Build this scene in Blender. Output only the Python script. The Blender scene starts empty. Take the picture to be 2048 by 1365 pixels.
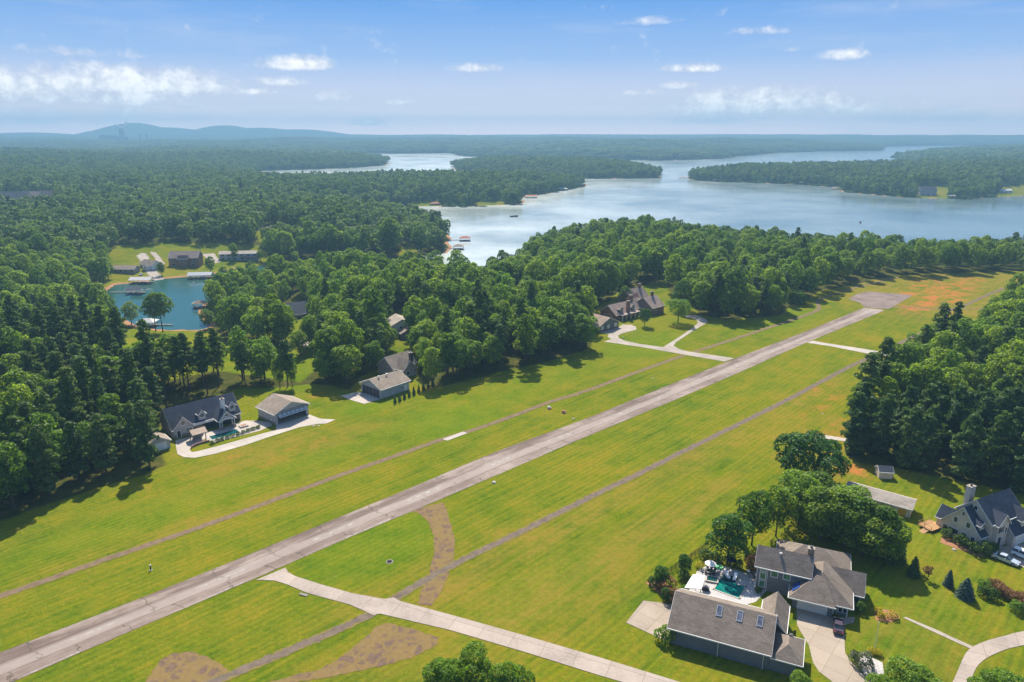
import bpy, math, random
import numpy as np
from mathutils import Vector, Matrix
PI = math.pi
random.seed(7)
rng = np.random.default_rng(11)
scene = bpy.context.scene
col = scene.collection

# ---------------------------------------------------------------- camera model
FPX, PITCH, CAMH = 1422.0, math.radians(16.4), 88.0
CP, SP = math.cos(PITCH), math.sin(PITCH)
LAKE = -14.0
def P(px, py, z=0.0):
    """ground point (metres) seen at a photo pixel, on the level z"""
    u, v = px - 1024.0, py - 682.5
    D = FPX*SP + v*CP
    t = (CAMH - z)/D
    return (u*t, (FPX*CP - v*SP)*t)
def PL(pts, z=0.0): return [P(a, b, z) for a, b in pts]
def to_px(X, Y, Z):
    zc = Y*CP + (CAMH-Z)*SP; yc = (CAMH-Z)*CP - Y*SP
    return 1024+FPX*X/zc, 682.5+FPX*yc/zc

# ---------------------------------------------------------------- materials
MATS = {}
class N:
    """tiny node-tree writer"""
    def __init__(s, nt): s.t = nt; s.n = nt.nodes; s.l = nt.links
    def new(s, ty, **kw):
        x = s.n.new(ty)
        for k, v in kw.items():
            if k.startswith('_'): setattr(x, k[1:], v)
        for k, v in kw.items():
            if k.startswith('_'): continue
            s.set(x, k, v)
        return x
    def sock(s, x, k):
        if isinstance(k, int): return x.inputs[k]
        if k in x.inputs: return x.inputs[k]
        return x.inputs[k.replace('_', ' ')]
    def set(s, x, k, v):
        i = s.sock(x, k)
        if isinstance(v, bpy.types.NodeSocket): s.l.new(v, i)
        else: i.default_value = v
    def coord(s, scale=(1,1,1), rot=(0,0,0), kind='Object'):
        tc = s.new('ShaderNodeTexCoord')
        m = s.new('ShaderNodeMapping', Vector=tc.outputs[kind]); m.inputs['Scale'].default_value = scale; m.inputs['Rotation'].default_value = rot
        return m.outputs[0]
    def noise(s, vec, scale, detail=4, rough=.55, out='Fac', dist=0):
        x = s.new('ShaderNodeTexNoise', Scale=scale, Detail=detail, Roughness=rough, Distortion=dist)
        s.l.new(vec, x.inputs['Vector']); return x.outputs['Fac' if out == 'Fac' else 'Color']
    def ramp(s, fac, stops, interp='LINEAR'):
        r = s.new('ShaderNodeValToRGB'); s.l.new(fac, r.inputs[0]); cr = r.color_ramp; cr.interpolation = interp
        while len(cr.elements) < len(stops): cr.elements.new(.5)
        for e, (p, c) in zip(cr.elements, stops):
            e.position = p; e.color = (c, c, c, 1) if isinstance(c, (int, float)) else (*c, 1)
        return r.outputs[0]
    def mix(s, fac, a, b, blend='MIX'):
        x = s.n.new('ShaderNodeMix'); x.data_type = 'RGBA'; x.blend_type = blend
        for i, v in ((0, fac), (6, a), (7, b)):
            if isinstance(v, bpy.types.NodeSocket): s.l.new(v, x.inputs[i])
            elif i == 0: x.inputs[0].default_value = v
            else: x.inputs[i].default_value = (*v, 1)
        return x.outputs[2]
    def math(s, op, a, b=0.0, c=None, clamp=False):
        x = s.n.new('ShaderNodeMath'); x.operation = op; x.use_clamp = clamp
        for i, v in enumerate((a, b, c)):
            if v is None: continue
            if isinstance(v, bpy.types.NodeSocket): s.l.new(v, x.inputs[i])
            else: x.inputs[i].default_value = v
        return x.outputs[0]
    def attr(s, name, out='Fac'):
        x = s.n.new('ShaderNodeAttribute'); x.attribute_name = name; return x.outputs[out]
def newmat(name):
    m = bpy.data.materials.new(name); m.use_nodes = True
    nt = m.node_tree; nt.nodes.clear(); n = N(nt)
    n.out = n.new('ShaderNodeOutputMaterial'); MATS[name] = m
    return m, n
def princ(n, color, rough=.8, spec=.3, metal=0, bump=None, bstr=.3, bdist=.05, **kw):
    b = n.new('ShaderNodeBsdfPrincipled')
    n.set(b, 'Base Color', color if isinstance(color, bpy.types.NodeSocket) else (*color, 1))
    n.set(b, 'Roughness', rough); n.set(b, 'Metallic', metal); n.set(b, 'Specular IOR Level', spec)
    for k, v in kw.items(): n.set(b, k.replace('_', ' '), v)
    if bump is not None:
        bp = n.new('ShaderNodeBump', Strength=bstr, Distance=bdist, Height=bump); n.l.new(bp.outputs[0], b.inputs['Normal'])
    n.l.new(b.outputs[0], n.out.inputs[0]); return b
def plain(name, c, rough=.7, spec=.3, var=.18, scale=.8, metal=0):
    m, n = newmat(name); v = n.coord()
    a = n.noise(v, scale, 6, .65)
    col_ = n.ramp(a, [(.3, tuple(x*(1-var) for x in c)), (.7, tuple(min(1, x*(1+var)) for x in c))])
    princ(n, col_, rough, spec, metal); return m
def shingle(name, c):
    m, n = newmat(name); v = n.coord()
    a = n.noise(v, .35, 5, .6); b = n.noise(v, 3.5, 3, .7)
    br = n.new('ShaderNodeTexBrick', Scale=1.0); n.l.new(n.coord((1, 1, 1)), br.inputs['Vector'])
    br.inputs['Brick Width'].default_value = .9; br.inputs['Row Height'].default_value = .32; br.inputs['Mortar Size'].default_value = .025
    br.inputs['Color1'].default_value = (.8, .8, .8, 1); br.inputs['Color2'].default_value = (1.15, 1.15, 1.15, 1); br.inputs['Mortar'].default_value = (.6, .6, .6, 1)
    cc = n.ramp(n.math('ADD', n.math('MULTIPLY', a, .5), n.math('MULTIPLY', b, .5)), [(.3, tuple(x*.66 for x in c)), (.7, tuple(x*1.34 for x in c))])
    cc = n.mix(.8, cc, br.outputs[0], 'MULTIPLY')
    princ(n, cc, .9, .2, bump=b, bstr=.4, bdist=.04); return m
def siding(name, c, pitch=.25):
    m, n = newmat(name); v = n.coord()
    sx = n.new('ShaderNodeSeparateXYZ', Vector=v)
    saw = n.math('FRACT', n.math('DIVIDE', sx.outputs[2], pitch))
    line = n.math('LESS_THAN', saw, .16)
    a = n.noise(v, .7, 5, .6)
    cc = n.ramp(a, [(.3, tuple(x*.86 for x in c)), (.7, tuple(x*1.12 for x in c))])
    cc = n.mix(n.math('MULTIPLY', line, .45), cc, tuple(x*.45 for x in c))
    princ(n, cc, .7, .3); return m
def brickm(name, c, mort):
    m, n = newmat(name); v = n.coord((1, 1, 1), (PI/2, 0, 0))
    br = n.new('ShaderNodeTexBrick', Scale=2.2); n.l.new(v, br.inputs['Vector'])
    br.inputs['Color1'].default_value = (*[x*.75 for x in c], 1); br.inputs['Color2'].default_value = (*[x*1.25 for x in c], 1); br.inputs['Mortar'].default_value = (*mort, 1)
    a = n.noise(n.coord(), .8, 4)
    cc = n.mix(.4, br.outputs[0], n.ramp(a, [(.3, .55), (.7, 1.0)]), 'MULTIPLY')
    princ(n, cc, .85, .2); return m
def leafmat(name, dark, light, tl=.35, trc=(1.25, 1.35, .5)):
    m, n = newmat(name)
    oi = n.new('ShaderNodeObjectInfo'); g = n.new('ShaderNodeNewGeometry')
    c1 = n.mix(n.math('ADD', n.math('MULTIPLY', oi.outputs['Random'], .8), n.math('MULTIPLY', n.ramp(n.noise(n.coord(), .33, 2, .5), [(.35, 0.0), (.65, 1.0)]), .35), clamp=True), dark, light)
    tint = n.ramp(g.outputs['Random Per Island'], [(0, .62), (.6, 1.0), (1, 1.5)])
    c = n.mix(1.0, c1, tint, 'MULTIPLY')
    d = n.new('ShaderNodeBsdfPrincipled', Roughness=.6); n.l.new(c, d.inputs['Base Color']); d.inputs['Specular IOR Level'].default_value = .25
    t = n.new('ShaderNodeBsdfTranslucent'); n.l.new(n.mix(1.0, c, trc, 'MULTIPLY'), t.inputs[0])
    mx = n.new('ShaderNodeMixShader', Fac=tl); n.l.new(d.outputs[0], mx.inputs[1]); n.l.new(t.outputs[0], mx.inputs[2])
    n.l.new(mx.outputs[0], n.out.inputs[0]); return m

leafmat('leaf_broad', (.060, .140, .018), (.250, .330, .030), .5)
leafmat('leaf_far', (.040, .092, .020), (.145, .215, .032), .42)  # distant woods: their weaker light is put into this darker leaf colour
leafmat('leaf_pine', (.055, .115, .024), (.135, .195, .036), .35)
leafmat('leaf_conifer', (.050, .108, .026), (.105, .170, .036), .35)
leafmat('leaf_maple', (.045, .125, .016), (.075, .165, .022), .35)
leafmat('leaf_bright', (.130, .230, .024), (.190, .290, .032), .45)
leafmat('leaf_blue', (.050, .095, .075), (.090, .140, .115), .15)
leafmat('leaf_yellow', (.42, .36, .02), (.50, .42, .03), .35)
leafmat('leaf_rust', (.24, .13, .06), (.30, .16, .07), .3)
leafmat('leaf_sage', (.13, .15, .09), (.17, .18, .11), .2)
leafmat('leaf_shrub', (.050, .110, .018), (.110, .180, .026), .35)
plain('bark', (.085, .062, .045), .9, .1)
shingle('shingle_grey', (.215, .175, .142)); shingle('shingle_slate', (.062, .073, .097)); shingle('shingle_tan', (.28, .225, .175)); shingle('shingle_light', (.37, .32, .27)); shingle('shingle_brown', (.32, .24, .195))
siding('siding_grey', (.17, .175, .185)); siding('siding_pale', (.42, .40, .39)); siding('siding_beige', (.62, .52, .42)); siding('siding_taupe', (.30, .26, .23)); siding('siding_green', (.15, .155, .115)); siding('siding_white', (.72, .72, .72)); siding('siding_cedar', (.24, .13, .075))
brickm('brick_red', (.27, .14, .10), (.28, .24, .21)); brickm('brick_tan', (.30, .20, .14), (.35, .3, .26)); brickm('stone', (.30, .25, .20), (.2, .18, .16))
plain('trim_white', (.68, .67, .64), .5, .4, .04); plain('cream', (.70, .62, .42), .6, .3, .05)
plain('metal_dark', (.035, .036, .04), .45, .5, .1); plain('metal_grey', (.35, .36, .38), .4, .5, .1); plain('wood_deck', (.30, .22, .15), .85, .2, .3, 2.0); plain('wood_bright', (.38, .22, .10), .8, .2, .2, 2.0)
plain('wood_grey', (.22, .20, .18), .9, .2, .25, 2.0); plain('yellow_door', (.62, .33, .03), .6, .3, .12); plain('roof_red', (.32, .09, .05), .8, .2, .2); plain('roof_white', (.46, .45, .44), .7, .3, .1); plain('roof_tan', (.48, .36, .26), .85, .2, .15)
plain('canopy_white', (.68, .68, .67), .6, .3, .04); plain('fabric_navy', (.012, .018, .05), .9, .1, .2); plain('plastic_green', (.10, .45, .18), .5, .4, .1); plain('plastic_white', (.80, .80, .80), .4, .4, .04)
plain('concrete_plant', (.03, .03, .035), .9, .1, .15, .02); plain('rubber', (.015, .015, .015), .9, .2); plain('boat_hull', (.6, .6, .62), .3, .5, .1); plain('boat_dark', (.05, .06, .08), .4, .5, .1)
plain('boulder', (.42, .37, .33), .95, .2, .3, 1.2); plain('mulch', (.30, .15, .08), .95, .1, .3, 2.0); plain('solar', (.02, .06, .22), .2, .6, .2, 3.0); plain('orange_cone', (.6, .24, .10), .7, .3, .2)
for nm, c in (('paint_silver', (.50, .54, .60)), ('paint_white', (.76, .77, .78)), ('paint_maroon', (.045, .016, .020)), ('paint_red', (.35, .06, .04))):
    m, n = newmat(nm); princ(n, c, .28, .5, .25 if 'silver' in nm else 0, Coat_Weight=.6)
m, n = newmat('glass'); princ(n, n.ramp(n.noise(n.coord(), .9, 2), [(.35, (.012, .018, .024)), (.65, (.05, .075, .085))]), .08, .6)
m, n = newmat('glass_green'); princ(n, n.ramp(n.noise(n.coord(), .6, 2), [(.35, (.03, .10, .06)), (.65, (.10, .26, .15))]), .1, .6)
m, n = newmat('skylight_glass'); princ(n, n.ramp(n.noise(n.coord(), 1.4, 2), [(.35, (.06, .07, .10)), (.65, (.16, .17, .22))]), .12, .6)
def paving(name, c, rough=.85, joint=None, rot=0, wear=.25):
    m, n = newmat(name); v = n.coord()
    a = n.noise(v, .12, 6, .65); b = n.noise(v, 1.6, 5, .7); g = n.noise(v, 14, 2, .5)
    f = n.math('ADD', n.math('MULTIPLY', a, .55), n.math('ADD', n.math('MULTIPLY', b, .3), n.math('MULTIPLY', g, .15)))
    cc = n.ramp(f, [(.33, tuple(x*(1-wear*1.3) for x in c)), (.5, c), (.68, tuple(min(1, x*(1+wear*.7)) for x in c))])
    if joint:
        br = n.new('ShaderNodeTexBrick', Scale=1.0); n.l.new(n.coord((1, 1, 1), (0, 0, rot)), br.inputs['Vector'])
        br.offset = 0.0 if joint[2] else .5
        br.inputs['Brick Width'].default_value = joint[0]; br.inputs['Row Height'].default_value = joint[1]; br.inputs['Mortar Size'].default_value = joint[3]
        br.inputs['Color1'].default_value = (.93, .93, .93, 1); br.inputs['Color2'].default_value = (1.06, 1.06, 1.06, 1); br.inputs['Mortar'].default_value = (.62, .6, .56, 1)
        cc = n.mix(1.0, cc, br.outputs[0], 'MULTIPLY')
    princ(n, cc, rough, .2, bump=b, bstr=.15); return m
paving('concrete', (.33, .285, .24), .85, (4.5, 4.5, True, .05), math.radians(-24))
paving('concrete_white', (.40, .355, .31), .85, (5, 4, True, .04), math.radians(43), .15)
paving('street_concrete', (.35, .29, .245), .85, (6, 4, True, .05), .4, .3)
paving('patio_stone', (.44, .42, .41), .8, (.8, .5, False, .04), math.radians(-24), .3)
paving('apron_tan', (.34, .28, .22), .85, (4, 4, True, .04), math.radians(-50), .2)

def edge_fade(n, shader, half, amount=.5, scale=.9):
    """ragged verge: grass bites into the strip where noise beats the distance to the edge (UV y = metres from the centre)"""
    uv = n.new('ShaderNodeUVMap'); sx = n.new('ShaderNodeSeparateXYZ', Vector=uv.outputs[0])
    d = n.math('SUBTRACT', half, n.math('ABSOLUTE', sx.outputs[1]))
    f = n.math('GREATER_THAN', d, n.math('MULTIPLY', n.noise(n.coord(), scale, 5, .7), amount))
    tr = n.new('ShaderNodeBsdfTransparent'); mx = n.new('ShaderNodeMixShader')
    n.l.new(f, mx.inputs[0]); n.l.new(tr.outputs[0], mx.inputs[1]); n.l.new(shader, mx.inputs[2]); n.l.new(mx.outputs[0], n.out.inputs[0])
    return sx.outputs

# runway asphalt: UV x = metres along, y = metres from the centre line
m, n = newmat('runway_asphalt')
v = n.coord(); uv = n.new('ShaderNodeUVMap'); sx = n.new('ShaderNodeSeparateXYZ', Vector=uv.outputs[0]); S, T = sx.outputs[0], sx.outputs[1]
a = n.noise(v, .035, 6, .7); b = n.noise(v, .5, 6, .7); g = n.noise(v, 9, 3, .6)
base = n.ramp(n.math('ADD', n.math('MULTIPLY', a, .6), n.math('ADD', n.math('MULTIPLY', b, .25), n.math('MULTIPLY', g, .15))), [(.36, (.175, .128, .10)), (.52, (.285, .225, .19)), (.66, (.37, .305, .265))])
band = n.math('MULTIPLY', n.math('GREATER_THAN', T, -2.1), n.math('LESS_THAN', T, 2.2))
base = n.mix(n.math('MULTIPLY', band, .45), base, (.325, .28, .25))
sv = n.new('ShaderNodeCombineXYZ', X=n.math('MULTIPLY', S, .045), Y=n.math('MULTIPLY', T, .22))
blot = n.ramp(n.noise(sv.outputs[0], 1.0, 6, .72), [(.41, 0.0), (.56, 1.0)])
left = n.ramp(n.math('DIVIDE', n.math('ADD', T, 6.0), 12.0), [(.0, .95), (.36, .75), (.44, .12), (.62, .12), (.7, .55), (1, .5)])
base = n.mix(n.math('MULTIPLY', blot, n.math('MULTIPLY', left, 1.0)), base, (.115, .080, .064))
wob = n.math('MULTIPLY', n.math('SUBTRACT', n.noise(v, .35, 4, .6), .5), .35)
vo = n.new('ShaderNodeTexVoronoi', _voronoi_dimensions='1D', _feature='DISTANCE_TO_EDGE', W=n.math('ADD', n.math('MULTIPLY', S, .075), wob), Scale=1.0)
vo2 = n.new('ShaderNodeTexVoronoi', _voronoi_dimensions='1D', _feature='DISTANCE_TO_EDGE', W=n.math('ADD', n.math('MULTIPLY', S, .105), n.math('MULTIPLY', wob, 1.6)), Scale=1.0)
lo = n.math('LESS_THAN', T, -2.1); hi = n.math('GREATER_THAN', T, 2.2)
crk = n.math('MAXIMUM', n.math('MULTIPLY', n.math('LESS_THAN', vo.outputs['Distance'], .013), n.math('ADD', n.math('MULTIPLY', lo, .8), n.math('MULTIPLY', band, .5))), n.math('MULTIPLY', n.math('LESS_THAN', vo2.outputs['Distance'], .015), hi))
wl = n.math('MULTIPLY', n.math('SUBTRACT', n.noise(v, .2, 3), .5), .35)
for off, wd in ((-2.1, .13), (2.2, .10)):
    crk = n.math('MAXIMUM', crk, n.math('MULTIPLY', n.math('LESS_THAN', n.math('ABSOLUTE', n.math('SUBTRACT', n.math('ADD', T, wl), off)), wd), n.ramp(n.noise(v, .15, 3), [(.35, .3), (.6, .9)])))
base = n.mix(n.math('MULTIPLY', crk, .8), base, (.075, .06, .045))
pb = princ(n, base, .9, .2, bump=b, bstr=.1)
n.l.remove(n.out.inputs[0].links[0]); edge_fade(n, pb.outputs[0], 6.3, .6, .6)

# gravel cart track
def track(name, dark, edge, half, amount, core=.55):
    m, n = newmat(name); v = n.coord()
    uv = n.new('ShaderNodeUVMap'); sx = n.new('ShaderNodeSeparateXYZ', Vector=uv.outputs[0])
    d = n.math('DIVIDE', n.math('ABSOLUTE', sx.outputs[1]), half)
    d = n.math('ADD', d, n.math('MULTIPLY', n.math('SUBTRACT', n.noise(v, .45, 6, .75), .5), 1.5))
    c0 = n.ramp(n.noise(v, .6, 6, .75), [(.3, tuple(x*.7 for x in dark)), (.7, tuple(x*1.35 for x in dark))])
    cc = n.mix(n.ramp(d, [(core-.08, 0.0), (core+.12, 1.0)]), c0, n.ramp(n.noise(v, .9, 4, .7), [(.3, edge[0]), (.7, edge[1])]))
    pb = princ(n, cc, .95, .1); n.l.remove(n.out.inputs[0].links[0]); edge_fade(n, pb.outputs[0], half*1.02, amount*half, .8); return m
track('gravel_track', (.160, .112, .072), ((.18, .11, .04), (.17, .165, .03)), 2.0, 1.0, .42)
track('gravel_dark', (.140, .108, .082), ((.20, .125, .045), (.17, .165, .03)), 2.1, 1.0, .40)
paving('pad_asphalt', (.20, .15, .13), .95, None, 0, .5)
track('dirt_track', (.19, .15, .08), ((.17, .13, .04), (.17, .165, .03)), 1.8, .9)

# broken old asphalt: brown plates, grass and straw in the cracks
m, n = newmat('broken_asphalt'); v = n.coord()
dv = n.new('ShaderNodeVectorMath', _operation='ADD'); n.l.new(v, dv.inputs[0])
nz = n.new('ShaderNodeTexNoise', Scale=.30, Detail=6); n.l.new(v, nz.inputs['Vector'])
sc = n.new('ShaderNodeVectorMath', _operation='SCALE', Scale=4.2); n.l.new(nz.outputs['Color'], sc.inputs[0]); n.l.new(sc.outputs[0], dv.inputs[1])
vo = n.new('ShaderNodeTexVoronoi', _feature='DISTANCE_TO_EDGE', Scale=.42); n.l.new(dv.outputs[0], vo.inputs['Vector'])
big = n.noise(v, .16, 4, .6)
plate = n.math('SUBTRACT', vo.outputs['Distance'], n.math('MULTIPLY', n.ramp(big, [(.42, 0.0), (.70, 1.0)]), .26))
plate = n.math('ADD', plate, n.math('MULTIPLY', n.math('SUBTRACT', n.noise(v, .8, 7, .8), .5), .62))
vq = n.new('ShaderNodeTexVoronoi', _feature='DISTANCE_TO_EDGE', Scale=1.1); n.l.new(dv.outputs[0], vq.inputs['Vector'])
plate = n.math('MULTIPLY', n.ramp(plate, [(-.0, 0.0), (.20, .95)]), n.ramp(vq.outputs['Distance'], [(.0, .55), (.07, 1.0)]))
cp = n.ramp(n.noise(v, .9, 7, .8), [(.3, (.085, .055, .042)), (.5, (.13, .086, .066)), (.7, (.185, .128, .09))])
cg = n.ramp(n.noise(v, 1.3, 5, .7), [(.3, (.19, .115, .055)), (.5, (.185, .13, .045)), (.7, (.24, .15, .08))])
pb = princ(n, n.mix(plate, cg, cp), .95, .1)
n.l.remove(n.out.inputs[0].links[0]); fa = n.attr('edge')
f = n.math('GREATER_THAN', fa, n.math('MULTIPLY', n.noise(v, .55, 5, .7), .95)); tr = n.new('ShaderNodeBsdfTransparent'); mx = n.new('ShaderNodeMixShader')
n.l.new(f, mx.inputs[0]); n.l.new(tr.outputs[0], mx.inputs[1]); n.l.new(pb.outputs[0], mx.inputs[2]); n.l.new(mx.outputs[0], n.out.inputs[0])

# worn white paint
m, n = newmat('worn_paint'); v = n.coord()
pb = princ(n, (.50, .48, .44), .8, .2); n.l.remove(n.out.inputs[0].links[0])
tr = n.new('ShaderNodeBsdfTransparent'); mx = n.new('ShaderNodeMixShader')
f = n.ramp(n.noise(v, .5, 6, .75), [(.36, .0), (.60, .75)])
n.l.new(f, mx.inputs[0]); n.l.new(tr.outputs[0], mx.inputs[1]); n.l.new(pb.outputs[0], mx.inputs[2]); n.l.new(mx.outputs[0], n.out.inputs[0])

# terrain: grass / forest floor / clay / sandy bank from per-vertex land-use masks
m, n = newmat('land')
v = n.coord(); vm = n.coord((1, 1, 1), (0, 0, math.radians(-46)))
st = n.new('ShaderNodeMapping', Vector=vm); st.inputs['Scale'].default_value = (.05, .75, 1)
a = n.noise(v, .016, 6, .62); b = n.noise(v, .11, 6, .68); c3 = n.noise(v, .9, 5, .7); mow = n.noise(st.outputs[0], 1.0, 4, .6); fine = n.noise(v, 5, 3, .6)
f = n.math('ADD', n.math('MULTIPLY', a, .26), n.math('ADD', n.math('MULTIPLY', b, .22), n.math('ADD', n.math('MULTIPLY', mow, .24), n.math('ADD', n.math('MULTIPLY', c3, .18), n.math('MULTIPLY', fine, .10)))))
f = n.math('ADD', n.math('MULTIPLY', n.math('SUBTRACT', f, .5), 1.45), .5)
grass = n.ramp(f, [(.34, (.045, .105, .006)), (.43, (.080, .150, .007)), (.50, (.130, .180, .008)), (.58, (.190, .195, .011)), (.68, (.255, .195, .034))])
lush = n.ramp(n.math('ADD', n.math('MULTIPLY', b, .6), n.math('MULTIPLY', c3, .4)), [(.35, (.065, .155, .006)), (.65, (.140, .225, .008))])
grass = n.mix(n.math('MULTIPLY', n.attr('lush'), .8), grass, lush)
tuft = n.ramp(n.noise(v, .55, 7, .85), [(.53, 0.0), (.68, .8)])
grass = n.mix(tuft, grass, (.055, .11, .007))
ml = n.new('ShaderNodeTexWave', Scale=.21, Distortion=2.5, Detail=3); n.l.new(vm, ml.inputs['Vector']); ml.inputs['Detail Scale'].default_value = .4; ml.bands_direction = 'Y'
grass = n.mix(.5, grass, n.ramp(ml.outputs['Fac'], [(.2, .86), (.8, 1.12)]), 'MULTIPLY')
spk = n.noise(v, 2.2, 4, .8); grass = n.mix(.7, grass, n.ramp(spk, [(.34, .62), (.5, 1.0), (.66, 1.32)]), 'MULTIPLY')
dryn = n.math('MULTIPLY', n.attr('dry'), n.ramp(n.math('ADD', n.math('MULTIPLY', n.noise(st.outputs[0], .9, 5, .7), .5), n.math('MULTIPLY', b, .5)), [(.36, 0.0), (.60, 1.0)]))
grass = n.mix(n.math('MULTIPLY', dryn, .85), grass, n.ramp(c3, [(.35, (.20, .175, .025)), (.65, (.275, .19, .05))]))
cl = n.math('MULTIPLY', n.attr('clay'), n.ramp(n.math('ADD', n.math('MULTIPLY', n.noise(st.outputs[0], .8, 5, .75), .3), n.math('MULTIPLY', n.noise(v, .11, 7, .75), .7)), [(.47, 0.0), (.60, .95)]))
grass = n.mix(cl, grass, n.ramp(c3, [(.35, (.40, .115, .035)), (.65, (.48, .20, .075))]))
floor_ = n.ramp(n.noise(v, .25, 6, .7), [(.35, (.040, .060, .016)), (.6, (.085, .092, .026)), (.75, (.17, .10, .05))])
farf = n.ramp(n.noise(v, .012, 8, .75), [(.3, (.016, .042, .010)), (.5, (.030, .070, .014)), (.7, (.060, .105, .022))])
gpos = n.new('ShaderNodeNewGeometry'); ln = n.new('ShaderNodeVectorMath', _operation='LENGTH'); n.l.new(gpos.outputs['Position'], ln.inputs[0])
floor_ = n.mix(n.ramp(n.math('DIVIDE', ln.outputs['Value'], 2000.0), [(.25, 0.0), (.5, 1.0)]), floor_, farf)
cc = n.mix(n.ramp(n.math('ADD', n.attr('grass'), n.math('MULTIPLY', n.math('SUBTRACT', b, .5), .5)), [(.42, 0.0), (.58, 1.0)]), floor_, grass)
cc = n.mix(n.ramp(n.math('ADD', n.attr('bank'), n.math('MULTIPLY', n.math('SUBTRACT', c3, .5), .6)), [(.4, 0.0), (.6, 1.0)]), cc, n.ramp(c3, [(.35, (.26, .14, .08)), (.65, (.42, .27, .17))]))
cc = n.mix(1.0, cc, (.98, .89, .80), 'MULTIPLY')
princ(n, cc, 1.0, 0.0, bump=n.math('ADD', n.math('MULTIPLY', c3, .6), n.math('MULTIPLY', fine, .4)), bstr=.8, bdist=.45)

# lake water
m, n = newmat('lake_water')
v = n.coord(); st = n.new('ShaderNodeMapping', Vector=v); st.inputs['Scale'].default_value = (.7, 1.25, 1)
w1 = n.noise(st.outputs[0], .42, 4, .6); w2 = n.noise(st.outputs[0], .06, 3, .5); w3 = n.noise(v, .006, 5, .65)
cal = n.ramp(w3, [(.36, .25), (.60, 1.0)])
bp = n.new('ShaderNodeBump', Distance=.35, Height=n.math('ADD', n.math('MULTIPLY', w1, .75), n.math('MULTIPLY', w2, .9))); n.l.new(n.math('MULTIPLY', cal, .22), bp.inputs['Strength'])
pb = princ(n, n.ramp(w3, [(.3, (.020, .070, .075)), (.7, (.028, .095, .095))]), .14, .5, IOR=1.33); n.l.new(bp.outputs[0], pb.inputs['Normal'])
gl_ = n.new('ShaderNodeBsdfGlossy', Roughness=.50); gl_.inputs['Color'].default_value = (.85, .88, .9, 1); n.l.new(bp.outputs[0], gl_.inputs['Normal'])   # wind-ruffled facets that carry the sun glitter
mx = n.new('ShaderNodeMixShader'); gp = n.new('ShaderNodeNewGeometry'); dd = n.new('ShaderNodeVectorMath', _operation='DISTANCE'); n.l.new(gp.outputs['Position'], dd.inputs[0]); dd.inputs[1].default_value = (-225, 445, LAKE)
cove = n.ramp(n.math('DIVIDE', dd.outputs['Value'], 300.0), [(.45, 1.0), (.75, 0.0)])   # sheltered inlet: reflection of dark bank trees put into its teal colour
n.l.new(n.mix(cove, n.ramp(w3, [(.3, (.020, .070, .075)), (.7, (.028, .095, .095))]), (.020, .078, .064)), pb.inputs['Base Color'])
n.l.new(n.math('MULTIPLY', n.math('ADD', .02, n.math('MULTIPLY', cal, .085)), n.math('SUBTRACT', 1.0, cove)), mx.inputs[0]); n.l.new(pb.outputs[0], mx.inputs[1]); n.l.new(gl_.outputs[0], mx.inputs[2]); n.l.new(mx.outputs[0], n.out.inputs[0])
m, n = newmat('pool_water'); v = n.coord()
princ(n, n.ramp(n.noise(v, .6, 4), [(.3, (.0, .11, .095)), (.7, (.01, .22, .18))]), .06, .5, bump=n.noise(v, 2.5, 3), bstr=.12, bdist=.05)
m, n = newmat('pool_mid'); v = n.coord()
princ(n, n.ramp(n.noise(v, .6, 4), [(.3, (.0, .045, .05)), (.7, (.005, .085, .085))]), .06, .5, bump=n.noise(v, 2.5, 3), bstr=.12, bdist=.05)
m, n = newmat('pool_dark'); v = n.coord()
princ(n, n.ramp(n.noise(v, .6, 4), [(.3, (.0, .035, .04)), (.7, (.01, .06, .06))]), .06, .5, bump=n.noise(v, 2.5, 3), bstr=.12, bdist=.05)

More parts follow.
